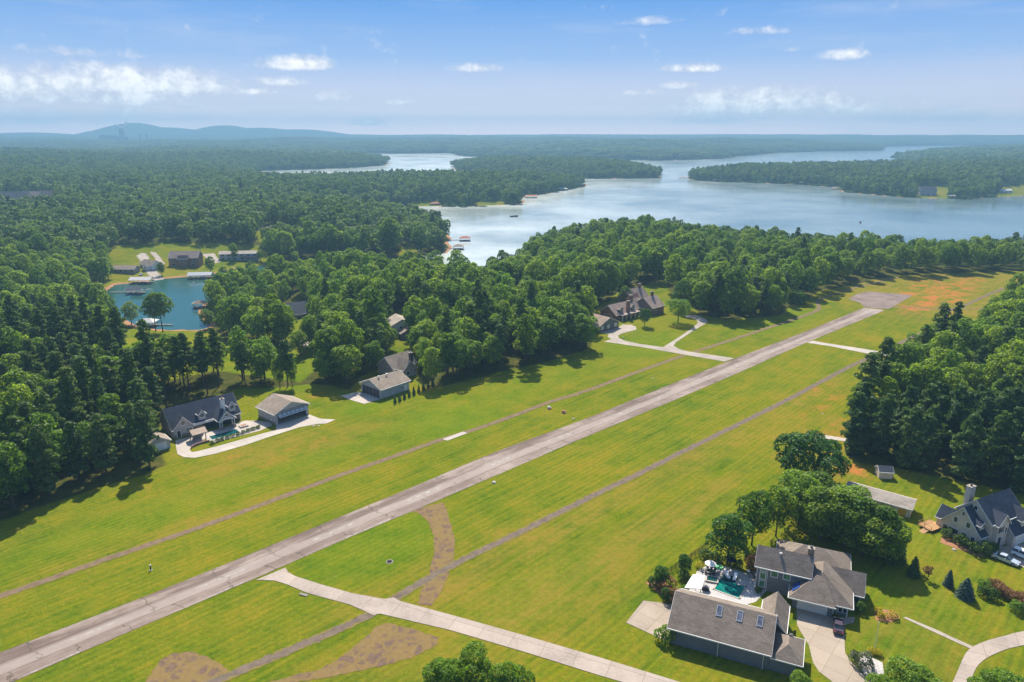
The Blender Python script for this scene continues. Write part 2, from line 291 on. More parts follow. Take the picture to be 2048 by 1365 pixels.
# ---------------------------------------------------------------- mesh helpers
class MB:
    def __init__(s): s.v = []; s.f = []
    def add(s, vs, fs):
        k = len(s.v); s.v += [tuple(p) for p in vs]; s.f += [tuple(i+k for i in f) for f in fs]; return s
    def box(s, x0, y0, z0, x1, y1, z1):
        return s.add([(x0,y0,z0),(x1,y0,z0),(x1,y1,z0),(x0,y1,z0),(x0,y0,z1),(x1,y0,z1),(x1,y1,z1),(x0,y1,z1)],
                     [(3,2,1,0),(4,5,6,7),(0,1,5,4),(1,2,6,5),(2,3,7,6),(3,0,4,7)])
    def prism(s, pts, z0, z1):
        k = len(pts); A = sum(pts[i][0]*pts[(i+1)%k][1]-pts[(i+1)%k][0]*pts[i][1] for i in range(k))
        if A < 0: pts = pts[::-1]
        return s.add([(x,y,z0) for x,y in pts]+[(x,y,z1) for x,y in pts], [tuple(range(k-1,-1,-1)), tuple(range(k,2*k))]+[(i,(i+1)%k,k+(i+1)%k,k+i) for i in range(k)])
    def extrude(s, prof, a0, a1, axis='u'):
        """profile of (across, z) swept along u or v"""
        k = len(prof)
        mk = (lambda a,p: (a,p[0],p[1])) if axis == 'u' else (lambda a,p: (p[0],a,p[1]))
        vs = [mk(a0,p) for p in prof]+[mk(a1,p) for p in prof]
        return s.add(vs, [tuple(range(k)), tuple(range(2*k-1,k-1,-1))]+[(i,k+i,k+(i+1)%k,(i+1)%k) for i in range(k)])
    def tube(s, p0, p1, r0, r1=None, n=8):
        r1 = r0 if r1 is None else r1; p0, p1 = Vector(p0), Vector(p1); d = (p1-p0)
        q = d.to_track_quat('Z','Y') if d.length > 1e-6 else Matrix.Identity(3).to_quaternion()
        vs = []
        for p, r in ((p0,r0),(p1,r1)):
            for i in range(n):
                a = 2*PI*i/n; vs.append(p+q@Vector((math.cos(a)*r, math.sin(a)*r, 0)))
        return s.add(vs, [tuple(range(n-1,-1,-1)), tuple(range(n,2*n))]+[(i,(i+1)%n,n+(i+1)%n,n+i) for i in range(n)])
    def lathe(s, prof, n=16, c=(0,0)):
        vs = []; fs = []
        for r, z in prof:
            for i in range(n): a = 2*PI*i/n; vs.append((c[0]+r*math.cos(a), c[1]+r*math.sin(a), z))
        for j in range(len(prof)-1):
            for i in range(n): fs.append((j*n+i, j*n+(i+1)%n, (j+1)*n+(i+1)%n, (j+1)*n+i))
        fs.append(tuple(range(n-1,-1,-1))); fs.append(tuple(range((len(prof)-1)*n, len(prof)*n)))
        return s.add(vs, fs)
    def build(s, name, mat, parent=None, smooth=False):
        me = bpy.data.meshes.new(name); me.from_pydata(s.v, [], s.f); me.update()
        mats = mat if isinstance(mat, (list, tuple)) else [mat]
        for mm in mats: me.materials.append(MATS[mm])
        if smooth: me.polygons.foreach_set('use_smooth', [True]*len(me.polygons))
        o = bpy.data.objects.new(name, me); col.objects.link(o)
        if parent is not None: o.parent = parent
        return o
def tag(o, label=None, cat=None, group=None, kind=None):
    for k, v in (('label',label),('category',cat),('group',group),('kind',kind)):
        if v: o[k] = v
    return o
def thing(name, label, cat, loc, yaw=0, group=None):
    o = bpy.data.objects.new(name, None); o.empty_display_size = .5; col.objects.link(o)
    o.location = (loc[0], loc[1], loc[2] if len(loc) > 2 else 0); o.rotation_euler.z = math.radians(yaw)
    return tag(o, label, cat, group)
def kids(o): return [c for c in KID.get(o.name, ())]
KID = {}
def copy_tree(o, parent=None):
    c = o.copy(); col.objects.link(c)
    if parent is not None: c.parent = parent
    for ch in o.children: copy_tree(ch, c)
    return c
# ---------------------------------------------------------------- terrain
WATER_PX = [(2600,520),(2300,515),(2048,512),(1960,515),(1900,522),(1800,520),(1700,515),(1600,508),(1500,498),(1400,485),(1320,478),(1240,475),(1150,482),(1085,495),(1055,512),(1048,530),(1030,545),(1000,556),(975,566),(966,580),(958,575),(945,560),(900,556),(800,558),(700,553),(600,562),(500,580),(445,592),(408,606),(397,622),(405,640),(425,652),(400,660),(320,660),(270,652),(235,632),(215,612),(195,598),
(215,580),(230,570),(273,567),(310,561),(334,558),(382,553),(430,549),(455,540),(520,533),(600,527),(700,522),(780,517),(850,513),(893,507),(905,495),(903,478),(890,462),(868,448),(815,438),(755,430),(712,425),(740,418),(800,414.5),(825,414),(862,413),(923,414),(1003,411),(1043,409),(1042,400),(1050,394),(1075,391),(1110,385),(1150,378),(1172,373),(1178,369),(1150,368),(1110,367),(1000,365),(900,366),(800,367),(700,370),(620,373),(560,369),(525,360),(505,350),(530,342),(600,340),(640,339),(700,337),(740,334),(773,331),(777,327),(770,322),(740,318),(705,315),(690,311),(705,308),(760,307),(800,308),(907,307),(915,312),(945,314),(1000,316),(1100,318),(1200,320),(1320,322),(1400,320),(1450,317),(1500,311),(1560,306),(1650,303),(1758,302),(1762,297),(1765,293.5),(1850,292),(1985,290.5),(2100,290),(2030,294),(1985,299),(1900,304),(1810,312),(1792,318),(1805,325),(1835,331),(1780,338),(1700,342),(1600,345),(1500,347),(1420,349),(1385,352),(1372,355),(1385,361),(1440,365),(1500,366),(1600,370),(1663,375),(1683,384),(1747,390),(1832,397),(1933,399),(2000,395),(2048,392),(2200,388),(2600,400)]
ISLAND_PX = [(905,338),(903,333),(930,329),(1000,328),(1150,330),(1280,338),(1327,348),(1322,357),(1185,358.5),(1100,358),(1000,352),(920,345)]
FARPOND_PX = [(45,314),(90,310.5),(100,311.5),(70,315)]
def rough_poly(pts, amp):
    """subdivide a shoreline and give it small coves"""
    out = []; r = np.random.default_rng(5)
    for i in range(len(pts)):
        a, b = np.array(pts[i]), np.array(pts[(i+1) % len(pts)]); L = np.hypot(*(b-a)); k = int(min(6, max(1, L/25)))
        nrm = np.array([-(b-a)[1], (b-a)[0]])/max(L, 1e-6)
        for j in range(k):
            p = a+(b-a)*j/k
            if j: p = p+nrm*r.normal(0, min(amp, L*.05))
            out.append(tuple(p))
    return np.array(out)
SHORES = [rough_poly(PL(WATER_PX, LAKE), 5), rough_poly(PL(ISLAND_PX, LAKE), 6), rough_poly(PL(FARPOND_PX, LAKE), 5)]
def inside(poly, X, Y):
    poly = np.asarray(poly); r = np.zeros(X.shape, bool); n_ = len(poly)
    for i in range(n_):
        x0, y0 = poly[i]; x1, y1 = poly[(i+1) % n_]
        if y0 == y1: continue
        c = ((y0 > Y) != (y1 > Y)); r ^= c & (X < (x1-x0)*(Y-y0)/(y1-y0)+x0)
    return r
def distpoly(poly, X, Y, closed=True):
    poly = np.asarray(poly, float); d = np.full(X.shape, 1e18); n_ = len(poly)
    for i in range(n_ if closed else n_-1):
        ax, ay = poly[i]; bx, by = poly[(i+1) % n_]; dx, dy = bx-ax, by-ay; L2 = dx*dx+dy*dy+1e-9
        t = np.clip(((X-ax)*dx+(Y-ay)*dy)/L2, 0, 1)
        d = np.minimum(d, (X-ax-t*dx)**2+(Y-ay-t*dy)**2)
    return np.sqrt(d)
def sstep(a, b, x): t = np.clip((x-a)/(b-a), 0, 1); return t*t*(3-2*t)
def shore(X, Y):
    """distance to the shoreline, positive on land"""
    w = (inside(SHORES[0], X, Y) & ~inside(SHORES[1], X, Y)) | inside(SHORES[2], X, Y)
    d = np.minimum.reduce([distpoly(s, X, Y) for s in SHORES]); return np.where(w, -d, d)
_wr = np.random.default_rng(3)
_W = [(2*PI/L*math.cos(a), 2*PI/L*math.sin(a), p) for L, a, p in zip([5200,3900,3100,2300,1700,1300,900,700,520]*2, _wr.uniform(0, PI, 18), _wr.uniform(0, 6.28, 18))]
def relief(X, Y): return sum(np.sin(kx*X+ky*Y+p) for kx, ky, p in _W)/4.2
HILLS = [(272,247.5,8000,410,1),(232,255,8100,370,1),(335,256,8100,540,1),(450,252,8200,420,1),(520,256.5,8200,620,1),(90,260.5,8000,700,1),(600,259.5,8300,620,1),(30,261.5,8300,700,1)]
def tz(X, Y, d=None):
    X = np.asarray(X, float); Y = np.asarray(Y, float)
    if d is None: d = shore(X, Y)
    r = np.hypot(X, Y)
    z = LAKE+(-LAKE)*sstep(-6, 125, d)
    z = z+relief(X, Y)*(11*sstep(180, 700, d)*sstep(650, 1500, r)*(1-.6*sstep(5500, 8500, r)))+16*sstep(220, 650, d)*sstep(700, 1400, r)
    z = z+40*sstep(6600, 8900, r)
    for px, py, dist, w, asp in HILLS:
        hx, hy = (px-1024)/FPX*dist*CP, dist
        pk = (264-py)/FPX*dist*1.0+CAMH
        z = np.maximum(z, (pk+40)*np.exp(-(((X-hx)/w)**2+((Y-hy)/(w*1.5))**2)/1.6)-40)
    zi = LAKE-np.minimum(4, -d*.2)
    return np.where(d < 0, zi, np.maximum(z, LAKE+.25))
def tz1(x, y): return float(tz(np.array([x]), np.array([y]))[0])
def PG(px, py, z=0.0):
    for _ in range(9): x, y = P(px, py, z); z = .5*z+.5*tz1(x, y)
    return x, y, tz1(x, y)
# --- open ground (everything else on land is wood)
AIRFIELD_PX = [(-400,1080),(0,1043),(101,1006),(286,950),(334,930),(322,905),(318,880),(325,835),(400,805),(480,775),(560,776),(620,768),(660,772),(700,782),(722,752),(770,735),(828,742),(850,778),(900,770),(1000,745),(1100,722),(1168,702),(1185,690),(1176,668),(1170,640),(1205,606),(1290,590),(1345,590),(1385,608),(1400,630),(1450,640),(1560,632),(1578,612),(1608,602),(1640,582),(1700,572),(1760,557),(1850,548),(2048,543),(2500,545),(2500,560),(2048,585),(1998,640),(1985,668),(1900,700),(1830,722),(1790,772),(1705,850),(1690,905),(1722,928),(1800,938),(2048,988),(2600,1080),(3600,2400),(-2400,2400)]
CLEAR = [(AIRFIELD_PX, 0), ([(250,745),(245,700),(205,655),(212,632),(240,608),(420,606),(440,632),(446,655),(480,664),(560,690),(640,700),(648,725),(602,765),(560,760),(505,752),(430,742),(330,762)], 0),
 ([(480,640),(500,612),(560,590),(622,590),(630,640),(650,690),(600,705),(560,672)], -3), ([(775,700),(780,620),(820,612),(838,640),(830,690),(836,745),(775,745)], 0), ([(1025,618),(1025,596),(1055,596),(1058,618)], -2),
 ([(205,572),(212,530),(228,512),(330,502),(440,498),(520,497),(545,515),(535,528),(515,536),(455,540),(430,549),(334,558),(230,570)], -9),
 ([(505,482),(520,466),(600,462),(610,474),(560,482)], -4), ([(795,512),(800,492),(832,490),(838,508)], -10),
 ([(-60,425),(-60,392),(112,392),(125,418),(60,425)], 4), ([(1205,645),(1225,585),(1330,560),(1345,600)], 0),
 ([(1800,520),(1795,505),(1850,505),(1850,522)], -8), ([(1830,397),(1835,385),(1895,384),(1895,398)], -12), ([(1990,395),(2000,380),(2060,378),(2060,392)], -11),
 ([(820,414),(825,406),(880,405),(885,412)], -12), ([(950,410),(955,406),(1010,405),(1010,410)], -13), ([(925,286),(945,283),(945,275),(935,275)], 0), ([(150,272),(330,270),(330,277),(150,279)], 6)]
CLEARW = [PL(p, z) if z != 4 else [PG(*q)[:2] for q in p] for p, z in CLEAR]
def clearing(X, Y):
    r = np.zeros(X.shape, bool)
    for p in CLEARW: r |= inside(p, X, Y)
    return r
ang = np.radians(np.concatenate([np.arange(-180, -64, 4), np.arange(-64, -46, .5), np.arange(-46, 46, .19), np.arange(46, 64, .5), np.arange(64, 180, 4)]))
rad = np.concatenate([[.5, 12], 25*1.0118**np.arange(0, 502)])
RR, AA = np.meshgrid(rad, ang, indexing='ij'); TX, TY = RR*np.sin(AA), RR*np.cos(AA)
TD = shore(TX, TY); TZ = tz(TX, TY, TD)
open_ = inside(CLEARW[0], TX, TY); TZ = np.where(open_ & (TD > 95), 0.0, TZ)
nr, na = TX.shape
idx = np.arange(nr*na).reshape(nr, na); nx = np.roll(idx, -1, axis=1)
F = np.stack([idx[:-1], idx[1:], nx[1:], nx[:-1]], -1).reshape(-1, 4)
me = bpy.data.meshes.new('ground')
me.vertices.add(nr*na); me.vertices.foreach_set('co', np.stack([TX, TY, TZ], -1).astype(np.float32).ravel())
me.loops.add(F.size); me.loops.foreach_set('vertex_index', F[:, ::-1].astype(np.int32).ravel())
me.polygons.add(len(F)); me.polygons.foreach_set('loop_start', np.arange(0, F.size, 4, dtype=np.int32)); me.polygons.foreach_set('loop_total', np.full(len(F), 4, np.int32))
me.update(); me.validate(); me.polygons.foreach_set('use_smooth', [True]*len(me.polygons)); me.materials.append(MATS['land'])
def vattr(name, arr):
    a_ = me.attributes.new(name, 'FLOAT', 'POINT'); a_.data.foreach_set('value', arr.astype(np.float32).ravel())
def blobs(lst, soft=1.0):
    r = np.zeros(TX.shape)
    for px, py, rx, ry, s in lst:
        cx, cy = P(px, py); k = math.radians(46); dx, dy = TX-cx, TY-cy
        al, ac = dx*math.sin(k)+dy*math.cos(k), dx*math.cos(k)-dy*math.sin(k)
        r = np.maximum(r, s*(1-sstep(.55, 1.15, np.sqrt((al/rx)**2+(ac/ry)**2))))
    return r
sd_ = np.full(TX.shape, -99.0)
for cp in CLEARW: sd_ = np.maximum(sd_, np.where(inside(cp, TX, TY), 1, -1)*distpoly(cp, TX, TY))
gr = np.clip(.5+sd_/7, 0, 1); vattr('grass', gr)
bank_amp = np.where((TY < 650) & (TX < 60), 4.5, 4.5)
vattr('bank', (1-sstep(.3, 1.0, np.abs(TD)/bank_amp))*(RR < 4000))
vattr('lush', blobs([(905,840,20,15,1),(735,812,12,7,1),(940,840,12,9,.8),(1290,690,30,16,.8),(760,1090,22,12,.8),(1000,790,60,12,.6),(1560,640,40,14,.8),(420,990,60,8,.6),(560,745,30,30,1),(300,545,90,40,1),(500,525,60,40,1),(1080,1180,26,8,.7),(1800,1230,25,10,.6),(1850,1060,16,8,.7)]))
vattr('dry', np.maximum(.28, blobs([(1900,580,110,70,1),(1650,880,30,16,.9),(1500,860,90,6,.7),(1180,1020,80,6,.9),(1300,960,90,5,.6),(900,1120,40,6,.6),(300,1080,60,4,.6),(1100,1200,50,14,.7),(600,900,40,6,.7),(650,880,20,8,.7),(540,900,30,10,.8),(1100,690,20,8,.5),(1820,1300,20,14,.6),(1880,1140,24,8,.5),(1680,950,12,6,1),(740,1320,40,10,.6),(1260,1090,60,6,.9)])))
vattr('clay', blobs([(1890,575,34,16,1.15),(1860,603,44,9,1.25),(1900,597,30,8,1.2),(1905,585,24,5,1.2),(1940,562,20,8,.7),(1850,570,30,10,.7),(1830,590,10,8,.9),(1905,628,8,3,.7),(1670,862,12,5,.55),(1710,945,10,5,.8),(1660,800,26,3,.5),(1640,778,14,3,.5),(615,890,12,2.5,.5),(560,920,8,2,.5),(480,912,5,1.6,.7),(640,790,6,1.5,.8),(860,775,6,2,.9),(330,965,8,2.5,.5),(1880,925,20,8,.4)]))
ground = bpy.data.objects.new('ground', me); col.objects.link(ground); ground['kind'] = 'structure'

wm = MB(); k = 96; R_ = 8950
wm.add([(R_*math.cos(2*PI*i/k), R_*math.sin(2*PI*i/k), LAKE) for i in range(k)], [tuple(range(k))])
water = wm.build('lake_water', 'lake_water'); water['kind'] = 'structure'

# ---------------------------------------------------------------- strips laid on the field
def sheet(name, poly, z, mat, edge=None):
    """flat sheet with thickness edge; polygon in metres"""
    b = MB(); k = len(poly); A = sum(poly[i][0]*poly[(i+1)%k][1]-poly[(i+1)%k][0]*poly[i][1] for i in range(k))
    if A < 0: poly = poly[::-1]
    b.add([(x, y, z) for x, y in poly], [tuple(range(k))])
    # skirt down to the ground: a real slab edge
    b.add([(x, y, z) for x, y in poly]+[(x, y, -.05) for x, y in poly], [(i, k+i, k+(i+1)%k, (i+1)%k) for i in range(k)])
    o = b.build(name, mat); o['kind'] = 'structure'; return o
def smooth_line(pts, n_=8):
    out = []; pts = [np.array(p, float) for p in pts]
    for i in range(len(pts)-1):
        p0 = pts[max(i-1, 0)]; p1 = pts[i]; p2 = pts[i+1]; p3 = pts[min(i+2, len(pts)-1)]
        for j in range(n_):
            t = j/n_; out.append(tuple(.5*((2*p1)+(-p0+p2)*t+(2*p0-5*p1+4*p2-p3)*t*t+(-p0+3*p1-3*p2+p3)*t**3)))
    out.append(tuple(pts[-1])); return out
def ribbon(name, line, half, z, mat, n_=8, join=None):
    line = np.array(smooth_line(line, n_)); d = np.gradient(line, axis=0); d /= np.linalg.norm(d, axis=1)[:, None]+1e-9
    nrm = np.stack([d[:, 1], -d[:, 0]], 1); s = np.concatenate([[0], np.cumsum(np.linalg.norm(np.diff(line, axis=0), axis=1))])
    vs = []; uvs = []
    for p, q, a in zip(line, nrm, s):
        for t in (-1, 0, 1): vs.append((p[0]+q[0]*half*t, p[1]+q[1]*half*t, z)); uvs.append((a, half*t))
    fs = []
    for i in range(len(line)-1):
        for j in (0, 1): fs.append((i*3+j, i*3+j+1, i*3+j+4, i*3+j+3))
    return uvmesh(name, vs, fs, uvs, mat)
def uvmesh(name, vs, fs, uvs, mat):
    m_ = bpy.data.meshes.new(name); m_.from_pydata(vs, [], fs); m_.update()
    u = m_.uv_layers.new(name='UVMap')
    li = np.empty(len(m_.loops), np.int32); m_.loops.foreach_get('vertex_index', li)
    u.data.foreach_set('uv', np.array(uvs, np.float32)[li].ravel()); m_.materials.append(MATS[mat])
    o = bpy.data.objects.new(name, m_); col.objects.link(o); o['kind'] = 'structure'; return o
RWL = PL([(0,1305),(220,1221),(439,1134),(659,1042),(813,980),(997,900),(1152,846),(1360,761),(1471,717),(1630,656),(1727,616)])
RWR = PL([(44,1358),(176,1299),(308,1244),(510,1160),(659,1092),(835,1020),(1044,930),(1152,883),(1360,797),(1495,739),(1596,693),(1771,621)])
def resample(pts, ts):
    pts = np.array(pts); s = np.concatenate([[0], np.cumsum(np.linalg.norm(np.diff(pts, axis=0), axis=1))]); s /= s[-1]
    return np.stack([np.interp(ts, s, pts[:, 0]), np.interp(ts, s, pts[:, 1])], 1)
ts = np.linspace(0, 1, 140)
A_, B_ = resample(RWL, ts), resample(RWR, ts)
for Q in (A_, B_):   # fair the hand-read edges
    for _ in range(30): Q[1:-1] = .5*Q[1:-1]+.25*(Q[:-2]+Q[2:])
d0 = (A_[20]-A_[0])/np.linalg.norm(A_[20]-A_[0])
A_ = np.vstack([A_[0]-d0*60, A_[0]-d0*30, A_]); B_ = np.vstack([B_[0]-d0*60, B_[0]-d0*30, B_])
C_ = (A_+B_)/2; HW = float(np.mean(np.linalg.norm(A_-B_, axis=1)))/2
sl = np.concatenate([[0], np.cumsum(np.linalg.norm(np.diff(C_, axis=0), axis=1))])
vs = []; uvs = []; ks = [-1, -.5, 0, .5, 1]
for a_, b_, s_ in zip(A_, B_, sl):
    for k in ks: p = (a_+b_)/2+(b_-a_)/2*k*1.02; vs.append((p[0], p[1], .06)); uvs.append((s_, 6.2*k*1.02))
fs = [(i*5+j, i*5+j+1, i*5+j+6, i*5+j+5) for i in range(len(sl)-1) for j in range(4)]
uvmesh('runway', vs, fs, uvs, 'runway_asphalt')
def on_rw(s_, t_):
    i = np.interp(s_, sl, np.arange(len(sl))); x = lambda Q: np.array([np.interp(i, np.arange(len(sl)), Q[:, 0]), np.interp(i, np.arange(len(sl)), Q[:, 1])])
    a_, b_ = x(A_), x(B_); return (a_+b_)/2+(b_-a_)/2*t_/6.2
mk = MB()
def stripe(s0, s1, t0, t1):
    nn = max(1, int((s1-s0)/6))
    for i in range(nn):
        q = [on_rw(s0+(s1-s0)*(i+a)/nn, t) for a, t in ((0, t0), (0, t1), (1, t1), (1, t0))]
        mk.add([(p[0], p[1], .066) for p in q], [(0, 1, 2, 3)])
s_ = 66.0
while s_ < sl[-1]-30: stripe(s_, s_+11, -.24, .24); s_ += 25.5
for a in np.arange(60, sl[-1]-20, 31): stripe(a, a+random.uniform(6, 15), 5.35, 5.62)
stripe(sl[-1]-7, sl[-1]-6.2, -5.4, 5.4); stripe(sl[-1]-27, sl[-1]-26.4, -5, -1); stripe(sl[-1]-18, sl[-1]-3, 3.2, 3.5)
o = mk.build('runway_markings', 'worn_paint'); o['kind'] = 'structure'
PAD = PL([(1697,598.5),(1715,588),(1736,583.5),(1826,591),(1778,618.5),(1748,617),(1727,613.5),(1722,607)])
sheet('runway_turn_pad', PAD, .05, 'pad_asphalt')
TRA = PL([(-60,1215),(0,1193),(110,1155),(220,1116),(330,1079),(439,1041),(520,1011),(602,980),(680,951),(783,915),(885,879),(960,856),(1040,827),(1098,805),(1170,783),(1260,750),(1357,715),(1461,681),(1552,651),(1600,635),(1629,624),(1638,618),(1637,611),(1635,604),(1653,594),(1697,580),(1750,566),(1798,555)])
ribbon('gravel_path', TRA, 1.75, .045, 'gravel_track', 6)
TRB = PL([(340,1398),(452,1354),(600,1292),(735,1232),(790,1197),(905,1131),(1060,1055),(1200,985),(1280,947),(1360,907),(1495,840),(1596,789),(1697,735),(1751,711),(1798,688),(1849,663),(1886,641),(1899,622),(1933,610),(1983,587),(2047,563),(2140,530)])
ribbon('gravel_path', TRB, 1.9, .048, 'gravel_dark', 6)
ribbon('gravel_path', PL([(1775,613),(1830,616),(1899,619),(1997,617),(2080,618)]), 2.2, .044, 'gravel_track', 6)
sheet('concrete_taxiway', PL([(571,1136),(576,1145),(590,1153),(640,1169),(703,1187),(770,1199),(787,1196),(800,1203),(900,1230),(1050,1272),(1200,1316),(1360,1365),(2000,1561),(1962,1580),(1245,1365),(1200,1352),(1050,1305),(900,1261),(760,1228),(748,1231),(722,1220),(700,1210),(615,1187),(575,1170),(549,1162),(530,1161),(512,1161)]), .075, 'street_concrete')
sheet('concrete_path', PL([(1614,686),(1626,682),(1646,686),(1731,699),(1808,712),(1850,718),(1846,725),(1805,718),(1731,707),(1660,693),(1640,690)]), .07, 'concrete_white')
sheet('concrete_path', PL([(1618,866),(1690,877),(1740,884),(1740,891),(1690,883.5),(1618,873)]), .07, 'concrete_white')
sheet('concrete_path', PL([(885,879),(926,864),(935,867),(895,882)]), .07, 'concrete_white')
def broken(poly_px):
    poly = np.array(PL(poly_px)); x0, y0 = poly.min(0)-1; x1, y1 = poly.max(0)+1
    gx, gy = np.meshgrid(np.arange(x0, x1, .5), np.arange(y0, y1, .5)); ins = inside(poly, gx, gy); e = np.where(ins, distpoly(poly, gx, gy), 0)/1.8
    ny_, nx_ = gx.shape; ii = np.arange(nx_*ny_).reshape(ny_, nx_)
    q = np.stack([ii[:-1, :-1], ii[:-1, 1:], ii[1:, 1:], ii[1:, :-1]], -1).reshape(-1, 4); keep = ins.ravel()[q].any(1); q = q[keep]
    u = np.unique(q); remap = np.full(nx_*ny_, -1); remap[u] = np.arange(len(u))
    m_ = bpy.data.meshes.new('old_taxiway'); m_.from_pydata(np.stack([gx.ravel()[u], gy.ravel()[u], np.full(len(u), .036)], 1).tolist(), [], remap[q].tolist())
    a_ = m_.attributes.new('edge', 'FLOAT', 'POINT'); a_.data.foreach_set('value', np.clip(e.ravel()[u], 0, 1).astype(np.float32)); m_.materials.append(MATS['broken_asphalt'])
    o = bpy.data.objects.new('old_taxiway', m_); col.objects.link(o); o['kind'] = 'structure'
broken([(800,1022),(892,1000),(905,1035),(918,1080),(916,1115),(905,1150),(888,1190),(868,1218),(826,1214),(832,1185),(850,1150),(860,1110),(860,1075),(848,1045),(832,1030)])
broken([(745,1250),(775,1240),(830,1252),(888,1272),(880,1295),(840,1318),(770,1338),(700,1354),(600,1372),(560,1400),(430,1420),(450,1372),(560,1352),(640,1332),(690,1300),(728,1268)])
broken([(312,1318),(345,1300),(395,1298),(440,1316),(470,1338),(455,1352),(400,1380),(300,1420),(250,1400),(290,1350)])
# drives, patios, street
sheet('driveway', PL([(1208,684),(1240,688.5),(1293,696.5),(1366,709.5),(1449,724),(1468,717),(1376,703.5),(1359,699),(1347,692.5),(1352,685),(1386,662.5),(1414,646),(1415,641.5),(1408,637.5),(1399,633),(1388,631),(1368,631),(1372,635),(1385,637),(1394,641),(1396,646),(1386,656),(1358,675),(1326,695),(1279,688.5),(1250,682),(1238,677),(1236,672),(1243,668),(1273,660),(1272,654),(1262,650),(1244,650),(1236,656),(1200,666),(1218,669),(1215,674),(1222,679)]), .07, 'concrete')
sheet('driveway', PL([(351,881),(352,895),(355,909),(368,915),(390,916.5),(431,908),(490,891),(543,873),(598,855.5),(635,848.5),(652,848),(671,840),(640,838),(620,830),(553,850),(552,861),(524,868),(450,889),(416,898),(392,904),(383,905),(379,899),(400,888),(410,878),(400,870)]), .07, 'concrete_white')
sheet('patio', PL([(400,869),(412,880),(428,886),(470,875),(520,862),(545,851),(540,845),(510,842),(490,842),(440,858)]), .055, 'concrete_white')
sheet('apron', PL([(681,792),(700,800),(729,808.5),(749,802.5),(765,797),(717,784)]), .06, 'concrete_white')
sheet('apron', PL([(1287,1202),(1360,1211),(1370,1245),(1330,1283),(1311,1273),(1282,1260),(1252,1246)]), .06, 'apron_tan')
sheet('driveway', PL([(1593,1217),(1667,1236),(1710,1235),(1707,1246),(1688,1251),(1690,1305),(1697,1318),(1715,1338),(1733,1357),(1790,1400),(1800,1440),(1680,1420),(1664,1364),(1638,1344),(1626,1326),(1618,1292),(1600,1262),(1594,1250)]), .06, 'apron_tan')
sheet('street', smooth_line(PL([(1880,1420),(1912,1350),(1934,1304),(1966,1285),(2011,1272),(2048,1263),(2200,1235)]), 5)+smooth_line(PL([(2200,1262),(2048,1291),(2003,1303),(1966,1322),(1946,1350),(1925,1420)]), 5), .065, 'street_concrete')
sheet('footpath', PL([(1806,1236),(1812,1235),(1872,1260),(1946,1294),(1940,1298),(1868,1265)]), .06, 'concrete')
sheet('driveway', PL([(1974,1103),(2010,1093),(2100,1080),(2160,1120),(2100,1165),(2040,1132),(2000,1118)]), .06, 'apron_tan')
sheet('patio', PL([(1391,1149),(1394,1143),(1409,1134),(1432,1131),(1452,1134),(1473,1141),(1493,1148),(1509,1144),(1520,1143),(1526,1160),(1538,1177),(1512,1204),(1480,1214),(1400,1192),(1366,1181),(1380,1163)]), .055, 'patio_stone')
def banked(name, px, mat, zlev, lift=.12):
    """small drive on the sloping lake bank: follows the ground"""
    poly = np.array(PL(px, zlev)); x0, y0 = poly.min(0)-2; x1, y1 = poly.max(0)+2
    gx, gy = np.meshgrid(np.linspace(x0, x1, 28), np.linspace(y0, y1, 28)); gz = tz(gx, gy)+lift; ins = inside(poly, gx, gy)
    ii = np.arange(784).reshape(28, 28); q = np.stack([ii[:-1, :-1], ii[:-1, 1:], ii[1:, 1:], ii[1:, :-1]], -1).reshape(-1, 4); q = q[ins.ravel()[q].sum(1) >= 2]
    u = np.unique(q); rm = np.full(784, -1); rm[u] = np.arange(len(u)); b = MB(); b.add(np.stack([gx.ravel()[u], gy.ravel()[u], gz.ravel()[u]], 1).tolist(), rm[q].tolist())
    o = b.build(name, mat); o['kind'] = 'structure'
banked('driveway', [(275,518),(292,518),(325,545),(330,557),(318,558),(296,540)], 'concrete', -9)
banked('driveway', [(300,513),(312,513),(330,523),(322,526)], 'concrete', -8)
banked('driveway', [(402,506),(428,504),(440,512),(425,515)], 'concrete', -7)
banked('driveway', [(590,668),(612,672),(625,690),(612,698),(600,690)], 'concrete', -1)
banked('driveway', [(515,468),(530,464),(560,472),(555,476),(530,470)], 'apron_tan', -4)
# ---------------------------------------------------------------- trees
def quads_mesh(name, cen, nrm, size, mat, asp=1.0, seed=1):
    r = np.random.default_rng(seed); n_ = len(cen)
    nrm = nrm/(np.linalg.norm(nrm, axis=1)[:, None]+1e-9)
    t = r.normal(size=(n_, 3)); t -= nrm*(t*nrm).sum(1)[:, None]; t /= np.linalg.norm(t, axis=1)[:, None]+1e-9
    b = np.cross(nrm, t); s = size[:, None]*.5
    c = np.stack([cen-t*s*asp, cen-b*s*.8+nrm*s*.18, cen+t*s*asp, cen+b*s*.8+nrm*s*.18], 1).reshape(-1, 3)
    me_ = bpy.data.meshes.new(name); me_.vertices.add(4*n_); me_.vertices.foreach_set('co', c.astype(np.float32).ravel())
    me_.loops.add(4*n_); me_.loops.foreach_set('vertex_index', np.arange(4*n_, dtype=np.int32))
    me_.polygons.add(n_); me_.polygons.foreach_set('loop_start', np.arange(0, 4*n_, 4, dtype=np.int32)); me_.polygons.foreach_set('loop_total', np.full(n_, 4, np.int32))
    me_.update(); me_.validate(); me_.materials.append(MATS[mat]); return me_
